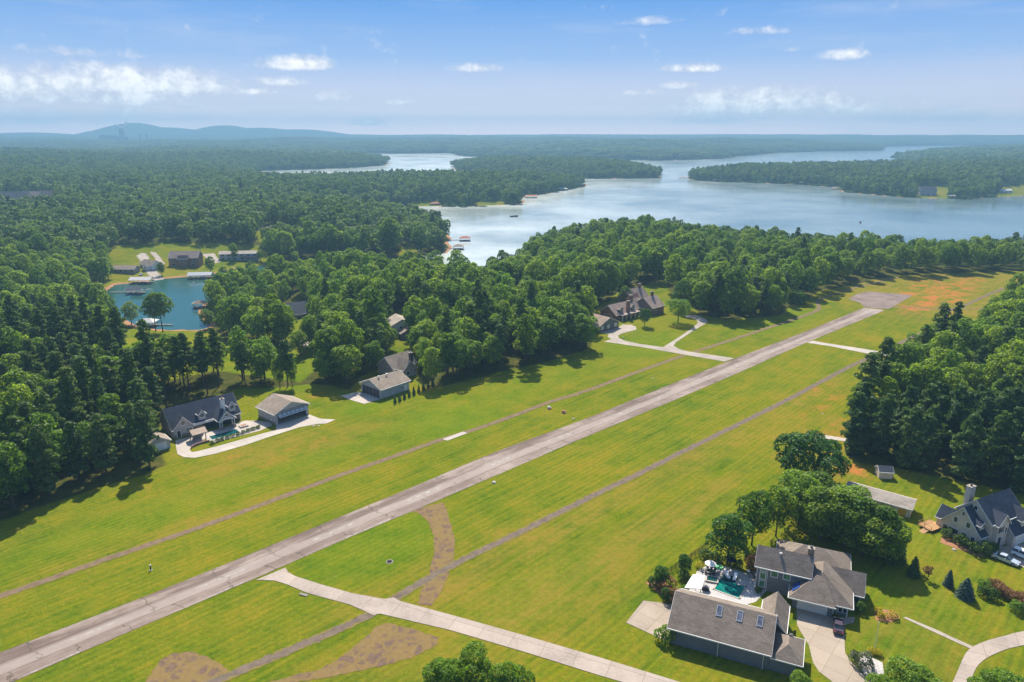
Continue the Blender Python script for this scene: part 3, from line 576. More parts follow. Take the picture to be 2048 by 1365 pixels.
def lobes_to_quads(lob, n, leaf, seed, flat=.0, jit=.7):
    """leaf clumps on the outer skin of overlapping lobes (x,y,z,r)"""
    r = np.random.default_rng(seed); lob = np.array(lob, float); w = lob[:, 3]**2; w /= w.sum()
    k = r.choice(len(lob), int(n*1.9), p=w); d = r.normal(size=(len(k), 3)); d /= np.linalg.norm(d, axis=1)[:, None]
    d[:, 2] = np.where(d[:, 2] < -.35, -d[:, 2], d[:, 2])
    rr = lob[k, 3]*r.uniform(.82, 1.12, len(k))
    pts = lob[k, :3]+d*rr[:, None]*np.array([1, 1, 1-flat])
    dist = np.linalg.norm(pts[:, None, :]-lob[None, :, :3], axis=2)/lob[None, :, 3]
    dist[np.arange(len(k)), k] = 9; ok = dist.min(1) > .80
    pts, d = pts[ok][:n], d[ok][:n]
    return pts, d+r.normal(size=d.shape)*jit, leaf*r.uniform(.65, 1.35, len(d))
def broad_lobes(seed, R, z0, z1, nl, fr=.42, pear=0.0):
    r = np.random.default_rng(seed); zc, hz = (z0+z1)/2, (z1-z0)/2; L = []
    for i in range(nl):
        zz = 1-2*(i+.5)/nl; a = i*2.39996+r.uniform(-.4, .4); q = math.sqrt(1-zz*zz)
        k = r.uniform(.46, .86); lr = R*fr*r.uniform(.6, 1.3)
        wid = 1-pear*max(0, zz)
        L.append((q*math.cos(a)*R*k*wid, q*math.sin(a)*R*k*wid, zc+zz*hz*.74*r.uniform(.9, 1.1), lr))
    L.append((0, 0, zc, R*.5)); return L
def trunk_mesh(name, H, r0, limbs, seed, lean=.0):
    r = random.Random(seed); b = MB(); p = Vector((0, 0, -.6)); rad_ = r0
    for i in range(5):
        q = Vector((r.uniform(-.15, .15)+lean*i*.3, r.uniform(-.15, .15), H*(i+1)/5)); b.tube(p, q, rad_, rad_*.78, 7); p = q; rad_ *= .78
    for z, L, a, up in limbs:
        s0 = Vector((0, 0, z)); e = Vector((math.cos(a)*L, math.sin(a)*L, z+up)); rr = r0*(1-z/H*.7)*.45; mid = s0.lerp(e, .5)+Vector((0, 0, -.15*L))
        b.tube(s0, mid, rr, rr*.75, 5); b.tube(mid, e, rr*.75, rr*.35, 5)
    me_ = bpy.data.meshes.new(name); me_.from_pydata(b.v, [], b.f); me_.update(); me_.materials.append(MATS['bark']); return me_
def broad_proto(seed, R=4.7, z0=3.2, z1=16.0, nl=30, n=3500, leaf=.60, mat='leaf_broad', fr=.32, pear=0.0, r0=.3):
    lob = broad_lobes(seed, R, z0, z1, nl, fr, pear); p, d, s = lobes_to_quads(lob, n, leaf, seed)
    rr = random.Random(seed)
    limbs = [(z0+(z1-z0)*rr.uniform(-.12, .55), R*rr.uniform(.45, .75), i*1.3+rr.random(), rr.uniform(.8, 3)) for i in range(7)]
    return quads_mesh('crown', p, d, s, mat, 1.0, seed), trunk_mesh('trunk', z1*.86, r0, limbs, seed)
def pine_proto(seed, H=20, R=3.0, base=.45, n=2100, leaf=.62, mat='leaf_pine', nb=26, r0=.26):
    r = random.Random(seed); lob = []; limbs = []
    for i in range(nb):
        f = i/(nb-1); z = H*(base+(1-base)*f*.95); w = R*(math.sin(min(1, f*1.25+.18)*PI*.62)**.8)*(1-f**3*.75); a = i*2.4+r.uniform(-.5, .5); L = w*r.uniform(.55, 1.05)
        lob.append((math.cos(a)*L, math.sin(a)*L, z+r.uniform(-.3, .6), r.uniform(.75, 1.2)*(1-.35*f)*R/3.0))
        if r.random() < .55: lob.append((math.cos(a)*L*.5, math.sin(a)*L*.5, z+.2, .9*R/3.0))
        limbs.append((z-.6, L, a, .6))
    p, d, s = lobes_to_quads(lob, n, leaf, seed, .35, .75); d[:, 2] += .35
    return quads_mesh('crown', p, d, s, mat, 1.35, seed), trunk_mesh('trunk', H*.97, r0, limbs[::2], seed)
def cone_proto(seed, H, R, n, leaf, mat, z0=.25, power=1.0, layers=0):
    r = np.random.default_rng(seed); f = 1-np.sqrt(r.uniform(0, 1, n)); a = r.uniform(0, 2*PI, n)
    rad_ = R*(1-f)**power*r.uniform(.5, 1.08, n)
    if layers: rad_ *= .72+.33*(1-np.mod(f*layers+.07*np.sin(a*5), 1))
    p = np.stack([rad_*np.cos(a), rad_*np.sin(a), z0+f*(H-z0)], 1); d = np.stack([np.cos(a), np.sin(a), np.full(n, .55)], 1)+r.normal(size=(n, 3))*.45
    return quads_mesh('crown', p, d, leaf*r.uniform(.6, 1.3, n), mat, 1.2, seed), trunk_mesh('trunk', H*.8, max(.06, H*.018), [], seed)
def shrub_mesh(seed, R, H, n, leaf, mat, nl=9):
    lob = broad_lobes(seed, R, .05, H, nl, .46); p, d, s = lobes_to_quads(lob, n, leaf, seed); p[:, 2] = np.maximum(p[:, 2], .03)
    return quads_mesh('foliage', p, d, s, mat, 1.0, seed)
def place_tree(protos, name, x, y, z, sc, label, cat, group=None, sz=None, rot=None):
    cm, tm = protos
    t = thing(name, label, cat, (x, y, z), math.degrees(random.uniform(0, 6.28)) if rot is None else rot, group); t.scale = (sc, sc, sc if sz is None else sz)
    for nm, mm in (('crown', cm), ('trunk', tm)):
        o = bpy.data.objects.new(nm, mm); col.objects.link(o); o.parent = t
    return t
BROAD = [broad_proto(s, z0=2.0) for s in (1, 2, 3)]+[broad_proto(4, 4.2, 1.8, 17.5, 32, 3400, .6, pear=.35, fr=.33), broad_proto(5, 5.4, 2.4, 15.0, 36, 3800, .64, fr=.30), broad_proto(6, 3.9, 2.0, 16.5, 18, 2600, .6, pear=.25), broad_proto(7, 4.6, 1.8, 14.5, 22, 3000, .6, 'leaf_bright', .36), broad_proto(8, 3.4, 2.0, 17.0, 20, 2600, .56, 'leaf_bright', .40, .3)]
PINES = [pine_proto(11), pine_proto(12, 21, 2.7, .5), pine_proto(13, 18.5, 3.3, .36), pine_proto(14, 22, 2.9, .42)]
DEEP = [pine_proto(15, 19, 3.5, .10, 3000, .62, 'leaf_pine', 36), pine_proto(16, 20, 3.3, .16, 3000, .62, 'leaf_pine', 36), pine_proto(17, 18, 3.6, .08, 3000, .62, 'leaf_pine', 34)]
CONIF = [pine_proto(21, 15.5, 3.4, .06, 3400, .60, 'leaf_conifer', 34), pine_proto(22, 14.5, 3.2, .08, 3200, .60, 'leaf_conifer', 32)]
def low_broad(seed): return quads_mesh('woods', *lobes_to_quads(broad_lobes(seed, 5.6, 2, 17, 12, .46), 620, 1.4, seed, 0, .5)[:3], 'leaf_far', 1.0, seed)
def low_pine(seed):
    r = random.Random(seed); H = 20; lob = []
    for i in range(16): f = i/15; a = i*2.4; w = 3.0*(1-f**2*.8); lob.append((math.cos(a)*w*.7, math.sin(a)*w*.7, H*(.35+.6*f), 1.25))
    p, d, s = lobes_to_quads(lob, 480, 1.25, seed, .3, .6); return quads_mesh('woods', p, d, s, 'leaf_far', 1.2, seed)
def clump(seed):
    r = np.random.default_rng(seed); lob = []
    for i in range(34): x, y = r.uniform(-24, 24, 2); R = r.uniform(4, 6.5); lob.append((x, y, r.uniform(6, 13), R))
    p, d, s = lobes_to_quads(lob, 1500, 3.4, seed, 0, .4); return quads_mesh('woods', p, d, s, 'leaf_far', 1.0, seed)

# --- where the woods stand
def jitter_grid(x0, x1, y0, y1, s, seed):
    r = np.random.default_rng(seed); gx, gy = np.meshgrid(np.arange(x0, x1, s), np.arange(y0, y1, s)); gx[::2] += s*.5
    return (gx+r.uniform(-.36, .36, gx.shape)*s).ravel(), (gy+r.uniform(-.36, .36, gx.shape)*s).ravel()
def zone(s, r0, r1, amax, seed):
    X, Y = jitter_grid(-r1*math.sin(amax)-s, r1*math.sin(amax)+s, 20, r1, s, seed); R = np.hypot(X, Y); A = np.abs(np.arctan2(X, Y))
    k = (R >= r0) & (R < r1) & (A < amax); X, Y = X[k], Y[k]; d = shore(X, Y); k = (d > 4.5) & ~clearing(X, Y); return X[k], Y[k], d[k]
AM = math.radians(52)
Z1 = zone(7.4, 0, 400, AM, 1); Z2 = zone(10.4, 400, 1050, AM, 2); Z3 = zone(11.5, 1050, 2600, AM, 3); Z4 = zone(40, 2600, 7600, math.radians(52), 4)
# keep the yards round the houses open
KEEP = [(P(*p), r) for p, r in (((1055,612), 8), ((800,735), 12), ((560,640), 14))]
NX = np.concatenate([Z1[0], Z2[0]]); NY = np.concatenate([Z1[1], Z2[1]]); ND = np.concatenate([Z1[2], Z2[2]])
SPARSE = PL([(330,800),(420,770),(500,762),(600,762),(640,770),(610,792),(500,792),(440,800),(360,822)])
sp = inside(SPARSE, NX, NY); prng = np.random.default_rng(9); keep = ~sp | (prng.uniform(size=len(NX)) < .8)
NX, NY, ND, sp = NX[keep], NY[keep], ND[keep], sp[keep]; NZ = tz(NX, NY, ND)
nz1 = relief(NX*9+400, NY*9-300)
PINEZONE = [(PL([(-400,1090),(0,1045),(340,935),(335,800),(120,640),(-400,640)]), .72), (PL([(1688,900),(1722,932),(1800,942),(2300,1040),(2300,890),(1960,838),(1830,836),(1700,864)]), 2.0), (SPARSE, .93), (PL([(930,740),(1010,760),(1050,735),(980,690)]), .6), (PL([(1410,655),(1575,640),(1570,560),(1430,560)]), .6)]
pp = np.clip(.16+.14*nz1, .04, .4)
for poly, q in PINEZONE: pp = np.where(inside(poly, NX, NY), q, pp)
pp = np.where((NY > 330) & (pp < .55), pp*.12, pp)
isp = prng.uniform(size=len(NX)) < pp
con = inside(PINEZONE[1][0], NX, NY)
PXX, PYY = to_px(NX, NY, NZ+8); inframe = (PXX > -60) & (PXX < 2108) & (PYY < 1400)
R_n = np.hypot(NX, NY)
order = np.argsort(R_n); chosen = np.zeros(len(NX), bool)
for flag in (True, False):
    k = [i for i in order if isp[i] == flag and inframe[i]][:285]; chosen[k] = True
# distance of each tree to the open ground tells front rows from the deep wood
edge_d = np.minimum.reduce([distpoly(c, NX, NY) for c in CLEARW[:4]])
GROVES = [('west', lambda x, y: x < -60 and y < 215, 'the dense wood left of the poolside house'),
 ('strip', lambda x, y: x < -25 and y < 262, 'the thin belt behind the poolside house'),
 ('east', lambda x, y: x > 85 and y < 262, 'the dark grove above the beige house'),
 ('east2', lambda x, y: x > 140 and y < 360, 'the right-edge wood by the far path'),
 ('mid', lambda x, y: x < 45 and y < 330, 'the wood right of the closed hangar'),
 ('cove', lambda x, y: x < -120, 'the wood around the small cove'),
 ('brick', lambda x, y: x < 60, 'the wood behind the middle houses'),
 ('point', lambda x, y: True, 'the wood between brick house and lake')]
for i in np.where(chosen)[0]:
    x, y, z = float(NX[i]), float(NY[i]), float(NZ[i]); g = next(t for t in GROVES if t[1](x, y))
    row = 'front row' if edge_d[i] < 9 else 'inside'
    h = random.uniform(.84, 1.16)*(.88 if x > 60 and y > 330 else 1.0)
    if isp[i]:
        pr = random.choice(CONIF if con[i] else DEEP if g[0] == 'west' else PINES); kind = 'dark bushy conifer' if con[i] else ('full dark pine' if g[0] == 'west' else 'tall bare-trunked pine')
        nm = 'pine_tree'; cat = 'pine tree'; w = random.uniform(.9, 1.15)
    else:
        pr = random.choice(BROAD); tall = h > 1.0; kind = 'tall leafy tree' if tall else 'smaller leafy tree'; nm = 'broadleaf_tree'; cat = 'tree'; w = random.uniform(.78, 1.32)
    gl = f"{kind}s, {row} of {g[2]}"
    lab = f"{kind}, {row} of {g[2]}" if row == 'front row' else f"{kind} inside {g[2]}"
    place_tree(pr, nm, x, y, z-.1, w, lab, cat, gl[:110], w*h)

# --- the woods beyond: one object each, instanced crowns
def inst_object(name, protos, X, Y, Z, scl, zsc, label_, seed):
    r = np.random.default_rng(seed); me_ = bpy.data.meshes.new(name); me_.vertices.add(len(X)); me_.vertices.foreach_set('co', np.stack([X, Y, Z], 1).astype(np.float32).ravel())
    for nm, ty, arr, key in (('scl', 'FLOAT_VECTOR', np.stack([scl, scl, zsc], 1), 'vector'), ('rot', 'FLOAT', r.uniform(0, 6.28, len(X)), 'value'), ('pick', 'INT', r.integers(0, len(protos), len(X)), 'value')):
        a_ = me_.attributes.new(nm, ty, 'POINT'); a_.data.foreach_set(key, arr.astype(np.int32 if ty == 'INT' else np.float32).ravel())
    o = bpy.data.objects.new(name, me_); col.objects.link(o); o['kind'] = 'stuff'; o['label'] = label_
    ng = bpy.data.node_groups.new(name+'_nodes', 'GeometryNodeTree'); ng.interface.new_socket('Geometry', in_out='INPUT', socket_type='NodeSocketGeometry'); ng.interface.new_socket('Geometry', in_out='OUTPUT', socket_type='NodeSocketGeometry')
    nn, ll = ng.nodes, ng.links; gi = nn.new('NodeGroupInput'); go = nn.new('NodeGroupOutput'); jn = nn.new('GeometryNodeGeometryToInstance')
    for p in protos:
        oi = nn.new('GeometryNodeObjectInfo'); oi.inputs['Object'].default_value = p; oi.inputs['As Instance'].default_value = True; oi.transform_space = 'ORIGINAL'
        jn2 = nn.new('GeometryNodeRealizeInstances') if False else oi
        ll.new(jn2.outputs['Geometry'], join_in(nn, ll, ng))
    jj = [x for x in nn if x.type == 'JOIN_GEOMETRY'][0]
    nn.remove(jn)
    io = nn.new('GeometryNodeInstanceOnPoints'); io.inputs['Pick Instance'].default_value = True
    def named(nm, ty):
        x = nn.new('GeometryNodeInputNamedAttribute'); x.data_type = ty; x.inputs['Name'].default_value = nm; return x.outputs['Attribute']
    ll.new(gi.outputs[0], io.inputs['Points']); ll.new(jj.outputs[0], io.inputs['Instance']); ll.new(named('pick', 'INT'), io.inputs['Instance Index']); ll.new(named('scl', 'FLOAT_VECTOR'), io.inputs['Scale'])
    cx = nn.new('ShaderNodeCombineXYZ'); ll.new(named('rot', 'FLOAT'), cx.inputs[2]); ll.new(cx.outputs[0], io.inputs['Rotation'])
    ll.new(io.outputs[0], go.inputs[0]); md = o.modifiers.new('woods', 'NODES'); md.node_group = ng
    return o
def join_in(nn, ll, ng):
    j = [x for x in nn if x.type == 'JOIN_GEOMETRY']
    j = j[0] if j else nn.new('GeometryNodeJoinGeometry'); return j.inputs[0]
def loose(me_): return bpy.data.objects.new('woods_pattern', me_)
rs = ~chosen
def pick(mask): return NX[mask], NY[mask], NZ[mask]
q = rs & (R_n < 620)
HB, HP = [loose(c) for c, t in BROAD], [loose(c) for c, t in PINES]
def add_woods(name, protos, X, Y, Z, lab, seed, lo=.8, hi=1.15, tall=None):
    r = np.random.default_rng(seed); s = r.uniform(lo, hi, len(X))*(1 if tall is None else tall(X, Y)); inst_object(name, protos, X, Y, Z-.2, s, s*r.uniform(.9, 1.15, len(X)), lab, seed)
add_woods('broadleaf_woods', HB, *pick(q & ~isp), 'leafy woods beyond the nearest trees, around the cove and along the shore', 31, .74, 1.30, lambda X, Y: 1.12+.4*((X < -40) & (Y > 530))-.16*((X > 120) & (Y > 400)))
add_woods('pine_woods', HP, *pick(q & isp), 'scattered pines standing among the leafy woods along the shore', 32, .9, 1.15)
q = rs & (R_n >= 620)
X3, Y3, D3 = Z3; N3 = tz(X3, Y3, D3)
LB, LP = [loose(low_broad(s)) for s in (41, 42, 43)], [loose(low_pine(s)) for s in (44, 45)]
xs, ys, zs = (np.concatenate([a, b]) for a, b in zip(pick(q), (X3, Y3, N3)))
ip = np.random.default_rng(8).uniform(size=len(xs)) < np.clip(.09+.10*relief(xs*7, ys*7), .02, .3)
add_woods('distant_woods', LB, xs[~ip], ys[~ip], zs[~ip], 'hazy woods across the lake and along its far shores', 33, .75, 1.15)
add_woods('distant_pine_woods', LP, xs[ip], ys[ip], zs[ip], 'pines mixed through the hazy woods across the lake', 34, .8, 1.05)
add_woods('horizon_woods', [loose(clump(s)) for s in (51, 52, 53)], Z4[0], Z4[1], tz(Z4[0], Z4[1], Z4[2]), 'blue hazy forest rolling away to the horizon', 35, .85, 1.15)
# ---------------------------------------------------------------- buildings
T_ = .2
def roof_gable(par, u0, u1, v0, v1, ze, zr, axis, mat, ov=.5, og=.4, trim='trim_white', name='roof', peak=None, lab=None):
    """gabled roof on walls u0..u1 x v0..v1; eaves at height ze over the wall line, ridge zr; ridge along axis"""
    a0, a1, b0, b1 = (u0, u1, v0, v1) if axis == 'u' else (v0, v1, u0, u1)
    bm_ = (b0+b1)/2 if peak is None else peak
    s0, s1 = (zr-ze)/(bm_-b0), (zr-ze)/(b1-bm_)
    prof = [(b0-ov, ze-s0*ov), (bm_, zr), (b1+ov, ze-s1*ov), (b1+ov, ze-s1*ov-T_), (bm_, zr-T_), (b0-ov, ze-s0*ov-T_)]
    o = MB().extrude(prof, a0-og, a1+og, axis).build(name, mat, par)
    if lab: o['label'] = lab
    f = MB()
    for b, sgn, s in ((b0-ov, -1, s0), (b1+ov, 1, s1)):
        z = ze-s*ov; lo, hi = sorted((b, b+sgn*.12))
        if axis == 'u': f.box(a0-og, lo, z-.24, a1+og, hi, z-.02)
        else: f.box(lo, a0-og, z-.24, hi, a1+og, z-.02)
    for e, sg in ((a0-og, -1), (a1+og, 1)):
        pr = [(b0-ov-.02, ze-s0*ov-.03), (bm_, zr-.03), (b1+ov+.02, ze-s1*ov-.03), (b1+ov+.02, ze-s1*ov-.30), (bm_, zr-.32), (b0-ov-.02, ze-s0*ov-.30)]
        lo, hi = sorted((e, e+sg*.06)); f.extrude(pr, lo, hi, axis)
    f.build('fascia', trim, par); return o
def roof_hip(par, u0, u1, v0, v1, ze, zr, mat, ov=.6, axis='u', inset=None, trim='trim_white', name='roof'):
    u0, u1, v0, v1 = u0-ov, u1+ov, v0-ov, v1+ov; h = min(u1-u0, v1-v0)/2 if inset is None else inset
    b = MB(); base = [(u0,v0,ze),(u1,v0,ze),(u1,v1,ze),(u0,v1,ze)]
    if axis == 'u': r = [(u0+h,(v0+v1)/2,zr),(u1-h,(v0+v1)/2,zr)]; fs = [(0,1,5,4),(1,2,5),(2,3,4,5),(3,0,4)]
    else: r = [((u0+u1)/2,v0+h,zr),((u0+u1)/2,v1-h,zr)]; fs = [(0,1,4),(1,2,5,4),(2,3,5),(3,0,4,5)]
    b.add(base+r, fs+[(3,2,1,0)]); o = b.build(name, mat, par)
    f = MB(); 
    for x0, y0, x1, y1 in ((u0-.1,v0-.1,u1+.1,v0),(u0-.1,v1,u1+.1,v1+.1),(u0-.1,v0,u0,v1),(u1,v0,u1+.1,v1)): f.box(x0, y0, ze-.24, x1, y1, ze-.03)
    f.build('fascia', trim, par); return o
def wall_gable(par, u0, u1, v0, v1, ze, zr, axis, mat, peak=None, z0=-.3, name='wall'):
    a0, a1, b0, b1 = (u0, u1, v0, v1) if axis == 'u' else (v0, v1, u0, u1); bm_ = (b0+b1)/2 if peak is None else peak
    return MB().extrude([(b0, z0), (b0, ze-T_-.03), (bm_, zr-T_-.03), (b1, ze-T_-.03), (b1, z0)], a0, a1, axis).build(name, mat, par)
def wall_box(par, u0, u1, v0, v1, h, mat, z0=-.3, name='wall'): return MB().box(u0, v0, z0, u1, v1, h).build(name, mat, par)
def hole(par, face, at, c, z, w, h, glass='glass', frame='trim_white', fw=.14, bars=(1, 1), name='window', pane='pane', d=.07):
    """window or door set on a wall face: frame standing proud, pane inside it, thin bars"""
    def bx(b, a0, a1, z0, z1, p0, p1):
        if face == 'f': b.box(a0, at-p1, z0, a1, at-p0, z1)
        elif face == 'b': b.box(a0, at+p0, z0, a1, at+p1, z1)
        elif face == 'l': b.box(at-p1, a0, z0, at-p0, a1, z1)
        else: b.box(at+p0, a0, z0, at+p1, a1, z1)
    f = MB(); a0, a1, z1 = c-w/2, c+w/2, z+h
    bx(f, a0-fw, a0, z-fw, z1+fw, .0, d); bx(f, a1, a1+fw, z-fw, z1+fw, .0, d); bx(f, a0, a1, z1, z1+fw, .0, d); bx(f, a0, a1, z-fw, z, .0, d)
    for i in range(1, bars[0]): x = a0+w*i/bars[0]; bx(f, x-.04, x+.04, z, z1, .032, d-.01)
    for i in range(1, bars[1]): y = z+h*i/bars[1]; bx(f, a0, a1, y-.04, y+.04, .034, d-.012)
    o = f.build(name, frame, par); g = MB(); bx(g, a0, a1, z, z1, .004, .03); g.build(pane, glass, o); return o
def gdoor(par, face, at, c, w, h, mat='trim_white', rows=4):
    o = hole(par, face, at, c, 0.0, w, h, mat, 'trim_white', .12, (1, rows), 'garage_door', 'panel'); return o
def chimney(par, u, v, z0, z1, w, d, mat, cap='metal_dark'):
    o = MB().box(u-w/2, v-d/2, z0, u+w/2, v+d/2, z1).build('chimney', mat, par); MB().box(u-w/2-.1, v-d/2-.1, z1, u+w/2+.1, v+d/2+.1, z1+.15).build('cap', 'concrete', o)
    MB().lathe([(.22, z1+.15), (.22, z1+.5), (.28, z1+.5), (.28, z1+.6)], 10, (u, v)).build('flue', cap, o); return o
def dormer(par, u, v0, z, w, h, zr, wm, rm, dep, win=True):
    """small gabled dormer facing the front"""
    wall_gable(par, u-w/2, u+w/2, v0, v0+dep, z+h, zr, 'v', wm, z0=z-.6, name='dormer_wall')
    roof_gable(par, u-w/2, u+w/2, v0, v0+dep+.8, z+h, zr, 'v', rm, .25, .25, name='dormer_roof')
    if win: hole(par, 'f', v0, u, z+.25, w*.5, h*.72, bars=(2, 1))
def local(t, u, v): 
    a = t.rotation_euler.z; return (t.location.x+u*math.cos(a)-v*math.sin(a), t.location.y+u*math.sin(a)+v*math.cos(a))

# 1 long grey hangar with three skylights (bottom right)
h1 = thing('hangar', 'long grey hangar with three skylights on its shingle roof beside the tan apron', 'hangar', P(1345,1283), -24)
wall_gable(h1, -.5, 16.2, -.6, 10.7, 3.75, 6.95, 'u', 'siding_grey')
roof_gable(h1, -.5, 16.2, -.6, 10.7, 3.75, 6.95, 'u', 'shingle_grey', .55, .45)
for u in (7.2, 10.7, 14.1):
    s = MB(); vm, sl = 3.55, (6.95-3.75)/5.65; z = 3.75+(vm+.6)*sl
    fr = MB()
    for (x0, x1, y0, y1) in ((u-.5, u-.4, -.85, .85), (u+.4, u+.5, -.85, .85), (u-.4, u+.4, -.85, -.75), (u-.4, u+.4, .75, .85)):
        fr.add([(x0, vm+y0, z+y0*sl+dz) for dz in (-.05,)]+[(x1, vm+y0, z+y0*sl-.05), (x1, vm+y1, z+y1*sl-.05), (x0, vm+y1, z+y1*sl-.05), (x0, vm+y0, z+y0*sl+.13), (x1, vm+y0, z+y0*sl+.13), (x1, vm+y1, z+y1*sl+.13), (x0, vm+y1, z+y1*sl+.13)], [(3,2,1,0),(4,5,6,7),(0,1,5,4),(1,2,6,5),(2,3,7,6),(3,0,4,7)])
    o = fr.build('skylight', 'metal_grey', h1)
    MB().add([(u-.4, vm-.75, z-.75*sl+.07), (u+.4, vm-.75, z-.75*sl+.07), (u+.4, vm+.75, z+.75*sl+.07), (u-.4, vm+.75, z+.75*sl+.07)], [(0,1,2,3)]).build('glass', 'skylight_glass', o)
for u in (7.9, 15.4): MB().tube((u, -.72, -.2), (u, -.72, 3.5), .07, n=6).build('downpipe', 'trim_white', h1)
wall_gable(h1, 14.3, 18.2, 8.5, 14.2, 3.55, 5.6, 'v', 'siding_grey', name='annex_wall'); roof_gable(h1, 14.3, 18.2, 6.6, 14.2, 3.55, 5.6, 'v', 'shingle_grey', .4, .4, name='annex_roof')
wall_box(h1, 16.2, 20.6, -.4, 5.6, 2.7, 'siding_grey', name='lean_to_wall')
roof_hip(h1, 16.95, 21.2, -.5, 5.8, 2.9, 4.6, 'shingle_grey', .4, 'v', name='lean_to_roof')
MB().box(19.0, 4.2, 3.3, 19.6, 4.8, 4.5).build('vent', 'metal_dark', h1)
hole(h1, 'l', -.5, 5.0, 0, 8.4, 3.2, 'metal_dark', 'trim_white', .15, (4, 1), 'hangar_door', 'panel')

# 2 grey two-storey house with double garage
h2 = thing('house', 'grey two-storey house with white double garage door and hipped shingle roof', 'house', P(1593,1217), -24)
wall_box(h2, -.9, 6.2, 0, 9.5, 2.9, 'siding_grey'); wall_box(h2, 6.2, 8.9, 1.2, 9.5, 2.9, 'siding_grey')
gdoor(h2, 'f', 0, 2.65, 5.1, 2.2)
# hipped front roofs
b = MB(); b.add([(-1.7,-1.3,2.9),(6.6,-1.3,2.9),(6.6,-.3,2.9),(9.6,-.3,2.9),(9.6,10,2.9),(-1.7,10,2.9),(2.5,3.2,5.6),(3.9,4.6,6.3),(3.9,8.6,6.3)],
   [(0,1,6),(1,2,7,6),(2,3,7),(3,4,8,7),(4,5,8),(5,0,6,7,8),(5,4,3,2,1,0)]); b.build('garage_roof', 'shingle_grey', h2)
f = MB().box(-1.8,-1.4,2.64,6.7,-1.3,2.88).box(6.6,-.4,2.64,9.7,-.3,2.88).box(9.6,-.3,2.64,9.7,5.2,2.88).box(-1.8,-1.3,2.64,-1.7,4,2.88); f.build('fascia', 'trim_white', h2)
MB().add([(-1.15,.2,3.42),(.1,1.0,4.12),(.1,3.0,4.15),(-1.15,2.6,3.45)],[(0,1,2,3)]).build('solar_panel', 'solar', h2)
for c in (6.75, 7.55, 8.35): hole(h2, 'f', 1.2, c, .7, .55, 1.4, fw=.09)
for u in (6.35, 8.75): MB().box(u-.1, .9, 0, u+.1, 1.1, 2.75).build('porch_post', 'trim_white', h2)
wall_gable(h2, -8.0, 1.6, 3.3, 8.9, 5.9, 8.3, 'u', 'siding_grey', name='upper_wall'); roof_gable(h2, -8.0, 1.6, 3.3, 8.9, 5.9, 8.3, 'u', 'shingle_grey', .6, .45, name='upper_roof')
for c in (-4.7, -2.4): hole(h2, 'f', 3.3, c, 3.6, 1.15, 1.5, 'glass_green')
for z in (.8, 2.6): hole(h2, 'f', 3.3, -6.8, z, 1.0, 1.3, 'glass_green')
hole(h2, 'l', -8.0, 5.2, .9, 1.2, 1.8, 'glass_green'); hole(h2, 'l', -8.0, 7.2, .2, 1.4, 2.3, 'glass_green'); hole(h2, 'f', 3.3, -6.8, 4.4, 1.0, .7, 'glass_green')
for u in (-7.95, -5.95): MB().tube((u, 3.2, 0), (u, 3.2, 5.6), .06, n=6).build('downpipe', 'trim_white', h2)
wall_gable(h2, 4.0, 11.2, 5.6, 11.8, 2.9, 5.5, 'u', 'siding_grey', name='wing_wall'); roof_gable(h2, 4.0, 11.2, 5.6, 11.8, 2.9, 5.5, 'u', 'shingle_grey', .5, .45, name='wing_roof')
hole(h2, 'f', 5.6, 10.4, .6, .9, 1.8)
wall_box(h2, -4.4, 8.6, 9.5, 18.6, 2.8, 'siding_grey', name='rear_wall'); roof_hip(h2, -4.6, 8.8, 9.4, 18.8, 2.9, 5.9, 'shingle_grey', .5, 'u', name='rear_roof')
chimney(h2, 1.4, 7.3, 5, 9.2, 1.15, 1.0, 'brick_tan')
MB().lathe([(.16, 7.2), (.16, 7.9), (.3, 7.9), (.3, 8.05)], 10, (-4, 5.2)).build('roof_vent', 'metal_grey', h2)

# 3 beige house, right edge
h3 = thing('house', 'tall beige house with steep slate-blue roofs and a front dormer at right edge', 'house', P(1959,1097), 26)
wall_gable(h3, -.6, 3.0, 0, 8.6, 3.2, 8.1, 'u', 'siding_beige'); roof_gable(h3, -.6, 2.2, 0, 8.6, 3.2, 8.2, 'u', 'shingle_slate', .35, .3)
for c, z, w_, h_ in ((1.4, .5, .8, 1.6), (3.5, .5, .8, 1.6), (5.4, .9, 1.3, 1.1), (2.9, 3.7, .8, 1.2), (5.7, 3.7, .8, 1.2), (7.7, .3, 1.0, 1.7), (4.3, 6.0, .55, .9)): hole(h3, 'l', -.6, c, z, w_, h_)
hole(h3, 'f', 0, .7, .5, 1.1, 1.7, bars=(2, 1))
wall_gable(h3, 1.9, 13.4, -.5, 7.4, 6.0, 9.9, 'u', 'siding_beige', name='main_wall'); roof_gable(h3, 1.9, 13.4, -.5, 7.4, 6.0, 9.9, 'u', 'shingle_slate', .35, .3, name='main_roof')
hole(h3, 'l', 1.9, 3.4, 7.3, .7, .9)
wall_gable(h3, 2.7, 6.6, -1.5, .4, 5.8, 8.0, 'v', 'siding_beige', name='entry_wall'); roof_gable(h3, 2.7, 6.6, -1.5, 3.2, 5.8, 8.0, 'v', 'shingle_slate', .3, .25, name='entry_roof')
hole(h3, 'f', -1.5, 3.9, .0, 1.2, 2.6, 'metal_dark', name='door', pane='panel'); hole(h3, 'f', -1.5, 3.9, 3.7, .9, 1.4); hole(h3, 'f', -1.5, 5.7, 3.2, .55, 1.3)
for u in (3.2, 4.6): MB().box(u-.14, -1.62, 3.6, u+.14, -1.5, 5.2).build('shutter', 'metal_dark', h3)
MB().box(3.1, -2.6, -.1, 4.8, -1.55, .28).build('doorstep', 'concrete', h3)
